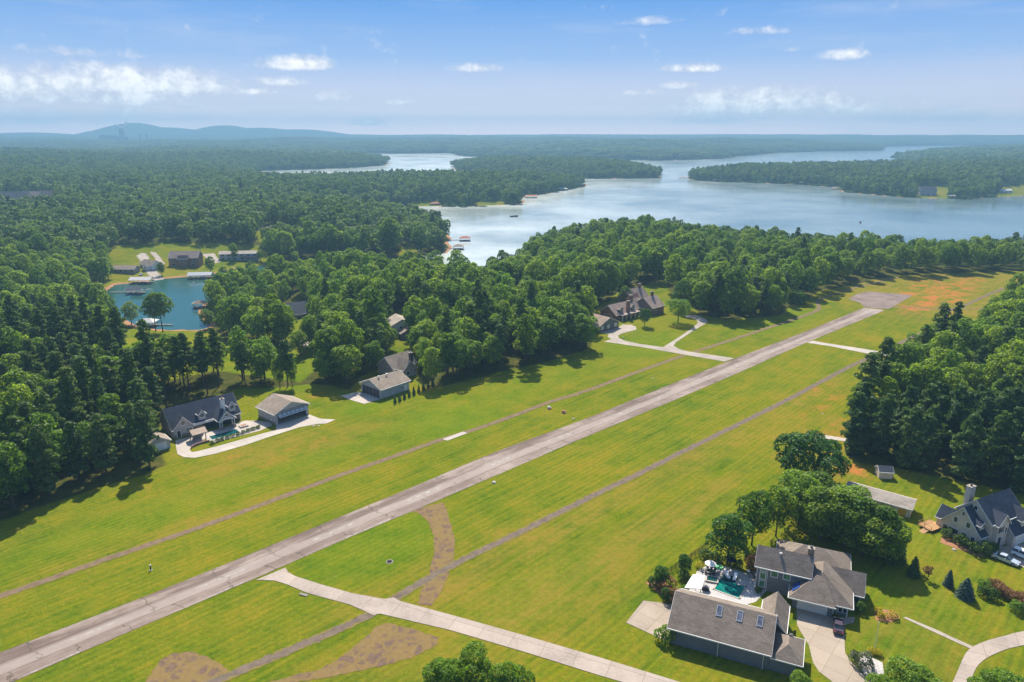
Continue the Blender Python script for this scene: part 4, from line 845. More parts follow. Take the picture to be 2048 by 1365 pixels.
wall_gable(h3, 6.8, 16.0, -2.8, 1.6, 3.2, 5.6, 'u', 'siding_beige', name='garage_wall'); roof_gable(h3, 6.8, 16.0, -2.8, 1.6, 3.2, 5.6, 'u', 'shingle_slate', .35, .3, name='garage_roof')
gdoor(h3, 'f', -2.8, 9.5, 3.4, 2.2); gdoor(h3, 'f', -2.8, 13.4, 3.0, 2.2)
wall_gable(h3, 10.2, 13.2, -2.2, 1.0, 5.6, 7.6, 'v', 'siding_beige', z0=3.4, name='dormer_wall'); roof_gable(h3, 10.2, 13.2, -2.2, 3.0, 5.6, 7.6, 'v', 'shingle_slate', .3, .25, name='dormer_roof'); hole(h3, 'f', -2.2, 11.7, 4.0, 1.4, 1.4, bars=(2, 1))
dormer(h3, .75, .7, 4.2, 1.5, 1.1, 6.1, 'siding_beige', 'shingle_slate', 2.6)
chimney(h3, 6.8, 7.9, -.3, 9.8, 1.8, 1.2, 'siding_beige')
wall_gable(h3, 0, 3.0, 8.4, 10.2, 3.0, 5.4, 'v', 'siding_beige', name='back_wall'); roof_gable(h3, 0, 3.0, 7.0, 10.2, 3.0, 5.4, 'v', 'shingle_slate', .3, .3, name='back_roof')
dk = thing('deck', 'small orange timber deck with white railing at the beige house corner', 'deck', local(h3, -1.3, 9.6), 26)
MB().box(-2.6, -1.0, .45, 2.0, 2.4, .6).build('deck_floor', 'wood_bright', dk)
rl = MB(); pts = [(-2.5,-.9),(-2.5,.8),(-2.5,2.3),(-.3,2.3),(1.9,2.3)]
for a, c in zip(pts[:-1], pts[1:]): rl.tube((*a, 1.5), (*c, 1.5), .05, n=5); rl.tube((*a, .8), (*c, .8), .04, n=5)
for a in pts: rl.tube((*a, 0), (*a, 1.55), .06, n=5)
rl.build('railing', 'wood_bright', dk)
MB().add([(-4.2,-.4,0),(-4.2,.9,0),(-2.6,.9,0),(-2.6,-.4,0),(-2.6,-.4,.45),(-2.6,.9,.45)],[(0,3,4),(1,5,2),(0,4,5,1),(0,1,2,3),(2,5,4,3)]).build('ramp', 'wood_bright', dk)

# 4 long pale outbuilding with yellow door, 5 small shed
h4 = thing('outbuilding', 'long pale-roofed outbuilding with an open bay and yellow door behind the trees', 'outbuilding', P(1820,1040), -38)
wall_gable(h4, -14.6, -.3, .7, 6.0, 2.5, 3.6, 'u', 'siding_beige'); roof_gable(h4, -14.6, -.3, .7, 6.0, 2.75, 3.9, 'u', 'shingle_light', .5, .45)
hole(h4, 'f', .7, -2.0, 0.0, 1.9, 1.9, 'yellow_door', 'trim_white', .22, name='door', pane='panel'); hole(h4, 'f', .7, -5.4, .2, 2.2, 1.6, 'metal_dark', 'siding_beige', .1)
h5 = thing('shed', 'small pale shed with slate-blue roof alone on the shaded lawn', 'shed', P(1757,958), -9)
wall_gable(h5, .1, 3.5, .2, 3.4, 2.0, 3.0, 'u', 'siding_beige'); roof_gable(h5, .1, 3.5, .2, 3.4, 2.1, 3.1, 'u', 'shingle_slate', .2, .15)
hole(h5, 'r', 3.5, 1.8, .05, 1.0, 1.7, 'siding_white', name='door', pane='panel')

# 6 poolside house (left)
h6 = thing('house', 'poolside house with dark steep roof, white trim, dormers and an arched porch', 'house', P(348,880), 43)
wall_gable(h6, .2, 20.8, 1.4, 11.4, 3.0, 8.0, 'u', 'siding_pale'); roof_gable(h6, .2, 20.8, 1.4, 11.4, 3.0, 8.0, 'u', 'shingle_slate', .5, .3)
wall_gable(h6, .4, 6.2, .5, 3.4, 3.0, 6.4, 'v', 'siding_pale', name='gable_wall'); roof_gable(h6, .4, 6.2, .5, 6.2, 3.0, 6.4, 'v', 'shingle_slate', .35, .35, name='gable_roof')
MB().box(.35, .42, -.2, 6.25, .5, 1.0).build('stone_base', 'stone', h6)
hole(h6, 'f', .5, 3.3, 3.7, 1.1, 1.15); hole(h6, 'f', .42, 1.75, .05, .95, 2.1, 'glass', name='door', pane='panel'); hole(h6, 'f', .42, 4.75, 1.1, 1.6, 1.2, bars=(2, 2))
MB().box(6.3, .7, 2.55, 12.4, .9, 3.0).build('porch_beam', 'trim_white', h6); MB().box(6.3, 1.33, 0, 20.7, 1.39, 2.5).build('porch_shade', 'glass', h6)
dormer(h6, 9.4, 1.7, 3.9, 2.1, 1.5, 6.6, 'siding_pale', 'shingle_slate', 4); dormer(h6, 18.6, 1.4, 4.2, 2.1, 1.6, 7.1, 'siding_pale', 'shingle_slate', 4)
wall_gable(h6, 12.7, 17.6, -2.6, -2.3, 3.4, 5.9, 'v', 'siding_pale', z0=3.0, name='porch_gable'); roof_gable(h6, 12.7, 17.6, -2.6, 4.4, 3.3, 5.9, 'v', 'shingle_slate', .3, .3, name='porch_roof')
ar = MB(); K = 14
for i in range(K):
    x0, x1 = 12.8+4.7*i/K, 12.8+4.7*(i+1)/K; z0, z1 = (2.4+.75*math.sin(PI*t/K) for t in (i, i+1))
    ar.add([(x0,-2.75,z0),(x1,-2.75,z1),(x1,-2.75,z1+.42),(x0,-2.75,z0+.42),(x0,-2.4,z0),(x1,-2.4,z1),(x1,-2.4,z1+.42),(x0,-2.4,z0+.42)],[(0,1,2,3),(7,6,5,4),(0,4,5,1),(3,2,6,7)])
ar.build('arch', 'trim_white', h6)
hole(h6, 'f', -2.6, 15.15, 4.1, .8, .6)
for u in (12.9, 13.6, 16.7, 17.4): MB().tube((u, -2.5, .9), (u, -2.5, 2.5), .13, .11, 10).build('column', 'trim_white', h6)
for u in (13.25, 17.05): MB().box(u-.6, -2.95, -.1, u+.6, -2.05, .95).build('column_plinth', 'stone', h6)
chimney(h6, 15.6, .9, 3.0, 8.6, 1.2, 1.0, 'siding_white')
MB().tube((20.5, .5, 0), (20.5, .5, 2.9), .1, n=8).build('column', 'trim_white', h6)
h6b = thing('garage', 'pale gabled garage half hidden by trees beside the poolside house', 'garage', local(h6, -4.4, -1.7), 43)
wall_gable(h6b, -4.5, 1.8, -3.4, 1.8, 2.7, 4.6, 'v', 'siding_pale'); roof_gable(h6b, -4.5, 1.8, -3.4, 1.8, 2.7, 4.6, 'v', 'shingle_tan', .35, .35); gdoor(h6b, 'f', -3.4, -1.3, 4.2, 2.2, 'siding_white')
pv6 = thing('pergola', 'tan-roofed open pavilion on timber posts beside the poolside house terrace', 'pavilion', local(h6, 5.4, -4.6), 43)
roof_gable(pv6, -1.7, 1.9, -1.5, 1.6, 2.7, 3.5, 'u', 'roof_tan', .45, .4, 'wood_grey')
for u in (-1.6, 1.8):
    for v in (-1.4, 1.5): MB().box(u-.11, v-.11, -.1, u+.11, v+.11, 2.55).build('post', 'wood_grey', pv6)
MB().box(-1.2, .6, 0, 1.2, 1.3, 1.0).build('counter', 'stone', pv6)
# pool, hot tub, fire pit, wall, shrubs
sw6 = thing('swimming_pool', 'long teal swimming pool in the pale terrace of the poolside house', 'swimming pool', local(h6, 12.6, -6.4), 41)
MB().box(-4.6, -1.9, -.05, 4.4, 1.7, .09).build('coping', 'patio_stone', sw6); MB().box(-4.2, -1.55, -.04, 4.0, 1.35, .105).build('water', 'pool_mid', sw6)
fp = thing('fire_pit', 'square stone fire pit on the terrace between pool and open hangar', 'fire pit', local(h6, 19.3, -4.4), 41)
MB().box(-1.2, -1.0, -.05, 1.2, 1.0, .45).build('rim', 'concrete_white', fp); MB().box(-.75, -.55, .3, .75, .55, .47).build('bowl', 'mulch', fp)
gw = thing('garden_wall', 'low curved brick retaining wall at the end of the poolside terrace', 'wall', local(h6, 4.6, -8.2), 43)
gb = MB(); pts = [(-3.0, -1.6), (-2.4, -.9), (-1.2, -.4), (.4, -.2), (2.6, -.4)]
for a, c in zip(pts[:-1], pts[1:]):
    d = Vector((c[0]-a[0], c[1]-a[1])); nn_ = Vector((-d.y, d.x)).normalized()*.18; gb.prism([(a[0]+nn_.x, a[1]+nn_.y), (c[0]+nn_.x, c[1]+nn_.y), (c[0]-nn_.x, c[1]-nn_.y), (a[0]-nn_.x, a[1]-nn_.y)], -.1, .6)
gb.build('brick_wall', 'brick_red', gw)

# 7 hangar with the bifold door raised
h7 = thing('hangar', 'brown-roofed hangar with its wide bifold door raised open over a white apron', 'hangar', P(553,850), 49)
roof_gable(h7, -.4, 11.6, -.2, 9.8, 3.9, 6.4, 'v', 'shingle_tan', .5, .5)
w7 = MB(); w7.box(-.4, -.2, -.3, -.15, 9.8, 3.7); w7.box(11.35, -.2, -.3, 11.6, 9.8, 3.7); w7.box(-.15, 9.55, -.3, 11.35, 9.8, 3.7); w7.box(-.15, -.2, -.3, .55, .05, 3.7); w7.box(10.7, -.2, -.3, 11.35, .05, 3.7)
w7.extrude([(-.4, 3.0), (-.4, 3.68), (5.6, 6.15), (11.6, 3.68), (11.6, 3.0)], -.2, .05, 'v'); w7.build('wall', 'siding_pale', h7)
MB().box(-.46, -.05, -.25, -.4, 9.8, .9).build('stone_base', 'stone', h7)
for v in (2.2, 4.8, 7.4): hole(h7, 'l', -.4, v, 1.5, .6, .8)
dr = MB().add([(.5, -.25, 3.1), (10.7, -.25, 3.1), (10.7, -1.5, 2.55), (.5, -1.5, 2.55), (.5, -.25, 3.0), (10.7, -.25, 3.0), (10.7, -1.5, 2.45), (.5, -1.5, 2.45)], [(0,1,2,3),(7,6,5,4),(0,4,5,1),(1,5,6,2),(2,6,7,3),(3,7,4,0)]).build('bifold_door', 'siding_white', h7)
tr = MB()
for i in range(14): u = .6+10*i/13; tr.tube((u, -.3, 3.95), (u+(.38 if i % 2 else -.38), -1.35, 2.75), .05, n=4)
tr.tube((.5, -.35, 3.9), (10.7, -.35, 3.9), .06, n=4); tr.tube((.5, -1.35, 2.72), (10.7, -1.35, 2.72), .06, n=4); tr.build('truss', 'metal_dark', dr)
MB().box(-.15, .05, -.02, 11.35, 9.5, .09).build('floor', 'concrete', h7)

# 8 closed grey hangar by the wood and 9 the house behind it
h8 = thing('hangar', 'tan-roofed hangar with closed dark door in front of the middle wood', 'hangar', P(764,797), 49)
wall_gable(h8, -.6, 12.0, -.4, 10.6, 3.5, 5.8, 'u', 'siding_pale'); roof_gable(h8, -.6, 12.0, -.4, 10.6, 3.7, 6.0, 'u', 'shingle_tan', .6, .5)
hole(h8, 'l', -.6, 5.1, 0, 9.2, 3.0, 'metal_dark', 'siding_pale', .25, (5, 1), 'hangar_door', 'panel'); hole(h8, 'f', -.4, 10.4, .1, 1.0, 2.0, 'siding_white', name='door', pane='panel'); hole(h8, 'f', -.4, 8.7, 1.4, 1.2, .6)
for u in (2.5, 6.0): MB().lathe([(.18, 5.5), (.18, 6.3), (.32, 6.3), (.3, 6.5)], 8, (u, 4.4)).build('roof_vent', 'trim_white', h8)
h9 = thing('house', 'brown-roofed house with tall dark chimney behind the closed tan-roofed hangar', 'house', P(800,752), 49)
wall_gable(h9, -3, 8, 0, 9, 3.6, 7.2, 'u', 'siding_taupe'); roof_gable(h9, -3, 8, 0, 9, 3.6, 7.2, 'u', 'shingle_tan', .5, .4)
wall_gable(h9, -1, 5, -3.5, 1, 3.4, 6.4, 'v', 'siding_taupe', name='gable_wall'); roof_gable(h9, -1, 5, -3.5, 4, 3.4, 6.4, 'v', 'shingle_tan', .4, .4, name='gable_roof')
chimney(h9, 3.8, -2.2, 3, 8.6, 1.2, 1.1, 'metal_dark'); hole(h9, 'f', -3.5, 1.0, .8, 1.3, 1.4)
h10 = thing('house', 'pale grey gabled house showing between the trees of the middle wood', 'house', P(800,672), 25)
wall_gable(h10, -4, 7, 0, 11, 5.0, 7.6, 'v', 'siding_white'); roof_gable(h10, -4, 7, 0, 11, 5.0, 7.6, 'v', 'shingle_light', .4, .3)
wall_gable(h10, -1, 6, -6, .2, 2.8, 4.6, 'v', 'siding_taupe', name='porch_wall'); roof_gable(h10, -1, 6, -6, .2, 2.8, 4.6, 'v', 'shingle_brown', .4, .3, name='porch_roof'); hole(h10, 'f', 0, .5, 3.2, 1.0, 1.1)
h11 = thing('house', 'small white gabled house deep in the wood behind the brightest trees', 'house', (*P(1040,622,-1), -1), 20)
wall_gable(h11, -4, 4, 0, 8, 3.6, 6.0, 'v', 'siding_white'); roof_gable(h11, -4, 4, 0, 8, 3.6, 6.0, 'v', 'roof_white', .4, .3)

# brick house group
h12 = thing('garage', 'green-sided brown-roofed garage with three cream windows left of the brick house', 'garage', P(1198,665), 41)
wall_gable(h12, -.2, 13.4, 0, 12.5, 3.0, 6.0, 'v', 'siding_green'); roof_gable(h12, -.2, 13.4, 0, 12.5, 3.0, 6.0, 'v', 'shingle_brown', .5, .6, 'cream')
for c in (2.2, 6.4, 11.4): hole(h12, 'f', 0, c, .9, 1.5, 1.4, 'cream', 'cream', .2, (2, 2))
for v in (3.0, 4.6): hole(h12, 'l', -.2, v, .9, 1.2, 1.3, 'glass', 'cream', .2)
MB().box(-.3, -.1, -.2, 13.5, 0, .5).build('brick_base', 'brick_red', h12)
h13 = thing('house', 'large brick house with brown shingle roofs, dormers and cream trim near the driveway loop', 'house', P(1236,645), 41)
wall_gable(h13, 1, 17, 2.4, 12.5, 3.2, 7.0, 'u', 'brick_red'); roof_gable(h13, 1, 17, 2.4, 12.5, 3.2, 7.0, 'u', 'shingle_brown', .6, .4, 'cream')
gdoor(h13, 'l', 1, 7.4, 5.2, 2.3, 'siding_cedar')
for u in (5.5, 14.2): dormer(h13, u, 2.9, 4.0, 2.6, 1.3, 6.4, 'siding_green', 'shingle_brown', 3.5)
MB().box(2.5, -.6, 2.7, 16.5, 2.4, 2.95).build('porch_roof', 'shingle_brown', h13)
for u in (3, 6, 9.2, 12.5, 16): MB().box(u-.18, -.4, 0, u+.18, -.1, 2.7).build('porch_post', 'cream', h13)
for c in (4.5, 7.8, 11, 14.4): hole(h13, 'f', 2.4, c, .7, 1.2, 1.5, 'glass', 'cream')
chimney(h13, 9.8, 2.3, 0, 8.6, 1.6, 1.2, 'brick_red'); chimney(h13, 17.2, 7.0, 0, 9.6, 1.6, 1.2, 'brick_red')
wall_gable(h13, 17, 23, 4, 11, 3.4, 6.4, 'u', 'brick_red', name='link_wall'); roof_gable(h13, 17, 23, 4, 11, 3.4, 6.4, 'u', 'shingle_brown', .5, .2, 'cream', name='link_roof')
wall_gable(h13, 22.5, 32, -2.6, 9, 4.2, 8.4, 'u', 'brick_red', name='wing_wall'); roof_gable(h13, 22.5, 32, -2.6, 9, 4.2, 8.4, 'u', 'shingle_brown', .5, .4, 'cream', name='wing_roof')
chimney(h13, 29.5, 3.4, 6, 10.2, 1.3, 1.0, 'brick_red')
hole(h13, 'r', 32, 2.5, 0, 3.0, 2.3, 'siding_cedar', 'cream', .15, (1, 4), 'garage_door', 'panel'); hole(h13, 'f', -2.6, 25.5, .8, 1.3, 1.5, 'glass', 'cream')
wall_gable(h13, 25, 38, 12, 22, 5.2, 9.6, 'u', 'brick_red', name='rear_wall'); roof_gable(h13, 25, 38, 12, 22, 5.2, 9.6, 'u', 'shingle_brown', .5, .4, 'cream', name='rear_roof')
wall_gable(h13, 22, 27, 8.5, 13, 6.4, 9.0, 'u', 'brick_red', name='tower_wall'); roof_gable(h13, 22, 27, 8.5, 13, 6.4, 8.2, 'u', 'shingle_tan', .4, .4, 'cream', name='tower_roof')
chimney(h13, 36, 17, 7, 11.2, 1.4, 1.2, 'brick_red')

# cove and lakeside houses
def simple_house(px, py, zl, yaw, W, D, H, R, wm, rm, label, axis='u', wins=3, grp=None, door=True):
    x, y, z = PG(px, py, zl)
    t = thing('house', label, 'house', (x, y, z-.1), yaw, grp)
    wall_gable(t, -W/2, W/2, 0, D, H, R, axis, wm, z0=-2.5); roof_gable(t, -W/2, W/2, 0, D, H, R, axis, rm, .5, .4)
    for i in range(wins): hole(t, 'f', 0, -W/2+W*(i+.5)/wins, .8, W/wins*.42, 1.4)
    return t
c1 = simple_house(368, 533, -8, 4, 22, 11, 7.0, 11.0, 'siding_cedar', 'shingle_brown', 'big brown cedar lake house with twin roof blocks above the cove lawn')
wall_gable(c1, -3.5, 4.0, -2.5, 1, 6.4, 8.8, 'u', 'siding_cedar', name='bay_wall'); roof_gable(c1, -3.5, 4.0, -2.5, 3, 6.4, 8.8, 'u', 'shingle_brown', .4, .3, name='bay_roof')
for u in (-8, 0, 8): hole(c1, 'f', 0 if u else -2.5, u, 3.8, 2.2, 1.6)
simple_house(242, 546, -9, -2, 20, 8, 3.0, 5.0, 'siding_taupe', 'shingle_tan', 'long low tan-roofed bungalow at the left end of the cove lawn', wins=5)
c2 = simple_house(292, 537, -9, -28, 14, 9, 3.2, 5.8, 'siding_white', 'shingle_grey', 'white-walled cottage between the two concrete drives above the cove', wins=4)
wall_gable(c2, 1, 6, -3, 1, 3.0, 5.0, 'v', 'siding_white', name='gable_wall'); roof_gable(c2, 1, 6, -3, 4, 3.0, 5.0, 'v', 'shingle_grey', .4, .3, name='gable_roof'); hole(c2, 'f', -3, 3.5, .6, 1.4, 1.5)
c3 = simple_house(478, 521, -6, 8, 30, 9, 5.6, 7.2, 'siding_pale', 'shingle_light', 'pale two-storey lake house with balconies right of the cedar house', wins=6)
for i in range(6): hole(c3, 'f', 0, -12.5+5*i, 3.4, 2.4, 1.5)
MB().box(2, -3, 2.7, 15, 0, 2.95).build('balcony', 'wood_deck', c3)
simple_house(512, 640, -3, 30, 12, 12, 6.5, 9.0, 'brick_red', 'shingle_brown', 'tall red brick house half hidden behind the mid-left trees')
simple_house(588, 640, -2, 30, 22, 14, 3.4, 8.2, 'brick_red', 'shingle_slate', 'dark-roofed house with pale dormer strips in the mid-left trees', wins=4)
simple_house(272, 738, 0, 40, 12, 9, 3.0, 5.6, 'siding_white', 'shingle_brown', 'white-walled brown-roofed house glimpsed behind the pine belt')
simple_house(1820, 516, -8, -12, 16, 9, 4.4, 7.8, 'siding_taupe', 'shingle_tan', 'tan gabled lake house among trees at the far end of the field')
simple_house(1856, 391, -12, -5, 26, 14, 9.0, 14.0, 'siding_pale', 'shingle_slate', 'big pale house on its own lawn across the lake')
simple_house(2012, 386, -12, -5, 20, 12, 4.0, 6.0, 'siding_white', 'roof_white', 'low white-roofed house on a bare slope across the lake at right edge')
simple_house(25, 408, 6, 10, 34, 16, 7, 15, 'siding_beige', 'shingle_tan', 'large tan-roofed house far left in the hazy woods, leftmost of three', grp='houses far off in the hazy woods')
simple_house(58, 406, 6, -15, 26, 16, 7, 14, 'siding_beige', 'shingle_tan', 'middle of three large tan-roofed houses far left in the hazy woods', grp='houses far off in the hazy woods')
simple_house(97, 404, 6, 5, 22, 14, 7, 14, 'siding_beige', 'shingle_tan', 'tan-roofed house beside a bare clearing far left in the hazy woods', grp='houses far off in the hazy woods')
simple_house(702, 474, -8, 20, 12, 9, 4, 7, 'siding_white', 'shingle_light', 'small white house on the wooded peninsula left of the open lake')
simple_house(788, 478, -8, 0, 12, 9, 6, 9, 'siding_pale', 'shingle_tan', 'pale house high among trees on the peninsula tip')
simple_house(545, 468, -4, -6, 14, 8, 3.5, 6, 'siding_white', 'shingle_light', 'white cottage at the end of the tan drive behind the cove')
simple_house(1690, 372, -12, 0, 14, 9, 5, 8, 'siding_taupe', 'shingle_brown', 'brown cottage by the water on the wooded point across the lake')

# docks and boats
def dock(px, py, yaw, roof, label, L=9, W=6, pier=14, pdir=1, boat=True, hip=True):
    x, y = P(px, py, LAKE); t = thing('boat_dock', label, 'dock', (x, y, LAKE), yaw)
    MB().box(-L/2, -W/2, .35, -L/2+1.4, W/2, .55).box(L/2-1.4, -W/2, .35, L/2, W/2, .55).box(-L/2+1.4, W/2-1.4, .35, L/2-1.4, W/2, .55).build('deck', 'wood_deck', t)
    for u in (-L/2+.2, L/2-.2):
        for v in (-W/2+.2, W/2-.2): MB().tube((u, v, -3), (u, v, 3.1), .13, n=6).build('post', 'wood_grey', t)
    if roof: (roof_hip(t, -L/2, L/2, -W/2, W/2, 3.0, 4.6, roof, .5) if hip else roof_gable(t, -L/2, L/2, -W/2, W/2, 3.1, 4.6, 'u', roof, .5, .4))
    if pier:
        a = L/2 if pdir > 0 else -L/2; b = a+pdir*pier; lo, hi = sorted((a, b)); g = MB().box(lo, W/2-1.6, .36, hi, W/2-.2, .54).build('pier', 'wood_grey', t)
        for k in range(3): u = a+pdir*pier*(k+.7)/3; MB().tube((u, W/2-.9, -3), (u, W/2-.9, 1.2), .11, n=5).build('piling', 'wood_grey', t)
    if boat: boat_hull((x, y), yaw, 'small motor boat moored under the '+label.split(' dock')[0][:60]+' dock', 'boat_hull')
def boat_hull(xy, yaw, label, mat, s=1.0, canopy=False, lv=LAKE):
    t = thing('boat', label, 'boat', (xy[0], xy[1], lv), yaw); t.scale = (s, s, s)
    secs = [(-2.7, .95, .75), (-1, 1.05, .8), (1, .95, .9), (2.2, .55, 1.0), (3.0, .06, 1.1)]; b = MB(); k = 5
    vs = []
    for u, hw, hh in secs: vs += [(u, -hw, hh), (u, -hw*.8, .1), (u, 0, -.25), (u, hw*.8, .1), (u, hw, hh)]
    fs = [(i*k+j, i*k+j+1, (i+1)*k+j+1, (i+1)*k+j) for i in range(4) for j in range(4)]+[(0,1,2,3,4)]
    b.add(vs, fs); b.build('hull', mat, t)
    MB().prism([(-2.6,-.85),(.8,-.85),(2.2,-.4),(2.2,.4),(.8,.85),(-2.6,.85)], .45, .6).build('cockpit_floor', 'plastic_white', t)
    MB().add([(.4,-.8,.7),(.4,.8,.7),(.0,.7,1.35),(.0,-.7,1.35),(.45,-.8,.7),(.45,.8,.7),(.05,.7,1.35),(.05,-.7,1.35)],[(0,1,2,3),(7,6,5,4),(0,4,5,1),(3,2,6,7),(0,3,7,4),(1,5,6,2)]).build('windscreen', 'glass', t)
    MB().box(-3.1, -.3, .2, -2.7, .3, 1.1).build('outboard_motor', 'metal_dark', t)
    if canopy:
        MB().box(-2.2, -1, 1.9, .4, 1, 2.0).build('canopy', mat if canopy is True else canopy, t)
        for u in (-2.1, .3):
            for v in (-.9, .9): MB().tube((u, v, .6), (u, v, 1.95), .04, n=4).build('canopy_post', 'metal_grey', t)
    return t
dock(930, 482, 4, 'roof_red', 'red-roofed open boat dock on the glittering water', 10, 7, 14, -1)
dock(917, 499, 0, 'shingle_brown', 'brown-roofed boat dock nearest the wooded peninsula tip', 9, 6, 14, -1)
dock(1021, 520, -4, 'shingle_slate', 'grey hip-roofed boat dock by the near wooded point', 10, 8, 8, 1)
dock(284, 567, 3, 'roof_white', 'double white-canopied boat dock below the cove bungalow', 14, 7, 0, 1, True, False)
dock(402, 557, 6, 'metal_grey', 'flat grey-roofed boat dock below the brown cedar house', 16, 7, 0, 1, True, False)
dock(272, 588, -2, 'shingle_slate', 'dark gable-roofed boat dock out in the middle of the cove', 10, 7, 14, -1, True, False)
dock(400, 616, 8, 'shingle_tan', 'small tan-roofed boat dock on the right bank of the cove', 7, 5, 7, 1, True)
dock(296, 653, 0, 'roof_white', 'white-roofed boat dock behind the twin tall trees', 9, 6, 8, 1, True)
dock(1062, 396, 8, 'roof_red', 'wide red-roofed boat dock on the far middle shore', 18, 12, 10, -1, False, False)
dock(1126, 381, 5, 'roof_white', 'white-roofed boat dock near the tip of the far middle shore', 16, 10, 0, 1, False)
dock(1606, 368, 0, 'roof_white', 'white-roofed boat dock on the point across the lake', 14, 9, 0, 1, False)
dock(1430, 363, 0, 'roof_tan', 'tan-roofed boat dock on the left of the point across the lake', 14, 9, 0, 1, False)
dock(1365, 358, 0, 'shingle_brown', 'brown-roofed boat dock off the tip of the point across the lake', 16, 9, 12, 1, False)
dock(1740, 381, 0, 'roof_white', 'white-roofed boat dock left of the big pale lake house', 14, 8, 0, 1, False)
dock(1672, 379, 0, 'wood_grey', 'grey platform dock off the second point across the lake', 14, 8, 12, 1, False)
dock(1905, 396, 0, 'roof_white', 'white boat dock right of the lawn of the big pale house', 12, 8, 0, 1, False)
dock(870, 411, 0, 'roof_red', 'red-roofed boat dock inside the far middle bay', 14, 8, 16, 1, False)
boat_hull(P(1028, 434, LAKE), 10, 'dark open boat alone on the middle of the lake', 'boat_dark', 1.7)
boat_hull(P(1720, 446, LAKE), 75, 'white boat with upright canopy near the right woods', 'boat_hull', 1.1, 'boat_dark')
boat_hull(P(1034, 511, LAKE), 30, 'small dark boat near the grey hip-roofed dock', 'boat_dark', .6)
boat_hull(P(390, 566, LAKE), 20, 'tiny white boat off the grey-roofed cove dock', 'boat_hull', .5)

# power station on the horizon
x0, y0 = P(243, 277, 30); D0 = 5600; kx = D0/y0; 
def farpt(px, dist): return ((px-1024)/FPX*dist*CP, dist)
ps = thing('cooling_tower', 'tall dark power station block with steam on the horizon at left', 'power station', (*farpt(243, D0), tz1(*farpt(243, D0))-5))
def hz(py, dist=D0): return (264-py)/FPX*dist*1.0+CAMH-(tz1(*farpt(243, D0))-5)
tw = MB().lathe([(20.5, 0), (19.5, hz(266)), (18, hz(258.5)), (17.6, hz(258))], 20); tw.build('tower', 'concrete_plant', ps)
MB().box(-44, -15, 0, 39, 15, hz(273.0)).build('base_block', 'concrete_plant', ps)
for px in (278, 291.5):
    q = thing('chimney_stack', 'slim power station stack right of the tower block, '+('left one of two' if px < 285 else 'right one of two'), 'stack', (*farpt(px, D0), tz1(*farpt(px, D0))-5), 0, 'power station stacks'); MB().lathe([(6.5, 0), (5.2, hz(268.5)), (4.6, hz(267))], 12).build('stack', 'concrete_plant', q); MB().lathe([(6.2, hz(269)), (6.2, hz(268))], 12).build('collar', 'metal_dark', q)
q = thing('turbine_hall', 'long low power station hall left of the tower block', 'power station hall', (*farpt(216, D0), tz1(*farpt(216, D0))-5)); MB().box(-62, -20, 0, 62, 20, hz(271.5)).build('hall', 'concrete_plant', q); MB().box(-50, -15, hz(271.5), -30, 15, hz(270)).build('roof_house', 'concrete_plant', q)
# ---------------------------------------------------------------- vehicles
def car(px, py, yaw, paint, label, L=4.7, W=1.8, kind='sedan'):
    x, y = P(px, py, .06); t = thing('parked_car', label, 'car', (x, y, .06), yaw)
    h = L/2
    if kind == 'sedan': low = [(-h,.32),(-h,.72),(-h+.25,.92),(-h+1.0,.98),(h-1.35,.92),(h-.25,.74),(h,.58),(h,.3)]; cab = [(-h+.75,.95),(-h+1.35,1.40),(-h+2.5,1.44),(h-1.35,.90)]
    else: low = [(-h,.4),(-h,1.0),(-h+.1,1.12),(h-1.3,1.12),(h-.2,.98),(h,.8),(h,.38)]; cab = [(-h+.1,1.1),(-h+.3,1.72),(h-2.3,1.76),(h-1.4,1.1)]
    b = MB()
    def side(profile, w0, w1=None):
        w1 = w0 if w1 is None else w1; k = len(profile); zt = max(z for _, z in profile); zb = min(z for _, z in profile)
        wd = [w0+(w1-w0)*((z-zb)/(zt-zb)) for _, z in profile]
        b.add([(p[0], -w, p[1]) for p, w in zip(profile, wd)]+[(p[0], w, p[1]) for p, w in zip(profile, wd)], [tuple(range(k-1,-1,-1)), tuple(range(k, 2*k))]+[(i, (i+1)%k, k+(i+1)%k, k+i) for i in range(k)])
    side(low, W/2*.98, W/2*.93); b.build('body', paint, t)
    b = MB(); side(cab, W/2*.90, W/2*.70); b.build('windows', 'glass', t)
    b = MB(); r0, r1 = cab[1], cab[2]; b.box(r0[0]-.02, -W/2*.70, r0[1]-.03, r1[0]+.05, W/2*.70, r1[1]+.035)
    if kind != 'sedan':
        for u in (-h+1.35, h-2.2): b.box(u-.05, -W/2*.86, 1.1, u+.05, W/2*.86, 1.72)
    b.build('roof', paint, t)
    for u in (-h+.85, h-.9):
        for s in (-1, 1):
            wv = MB().tube((u, s*(W/2-.2), .33), (u, s*(W/2+.01), .33), .33, n=14).build('wheel', 'rubber', t); MB().tube((u, s*(W/2+.005), .33), (u, s*(W/2+.025), .33), .19, n=10).build('rim', 'metal_grey', wv)
    for s in (-1, 1):
        MB().box(h-.12, s*W*.34-.2, .6, h+.01, s*W*.34+.2, .72).build('headlight', 'plastic_white', t); MB().box(-h-.01, s*W*.36-.18, .68, -h+.1, s*W*.36+.18, .82).build('tail_light', 'paint_red', t)
    for s in (-1, 1): MB().box(-.1, min(s*W*.45, s*(W/2+.14)), .95, .12, max(s*W*.45, s*(W/2+.14)), 1.08).build('mirror', paint, t)
car(2011, 1123, -50, 'paint_silver', 'silver blue saloon car parked nearest the lawn by the beige house', 4.9)
car(2050, 1117, -52, 'paint_white', 'white wagon parked at the right edge by the beige house garage', 5.0, 1.95, 'wagon')
car(1676, 1257, 67, 'paint_maroon', 'dark maroon car parked before the grey house porch', 4.5, 1.8, 'sedan')
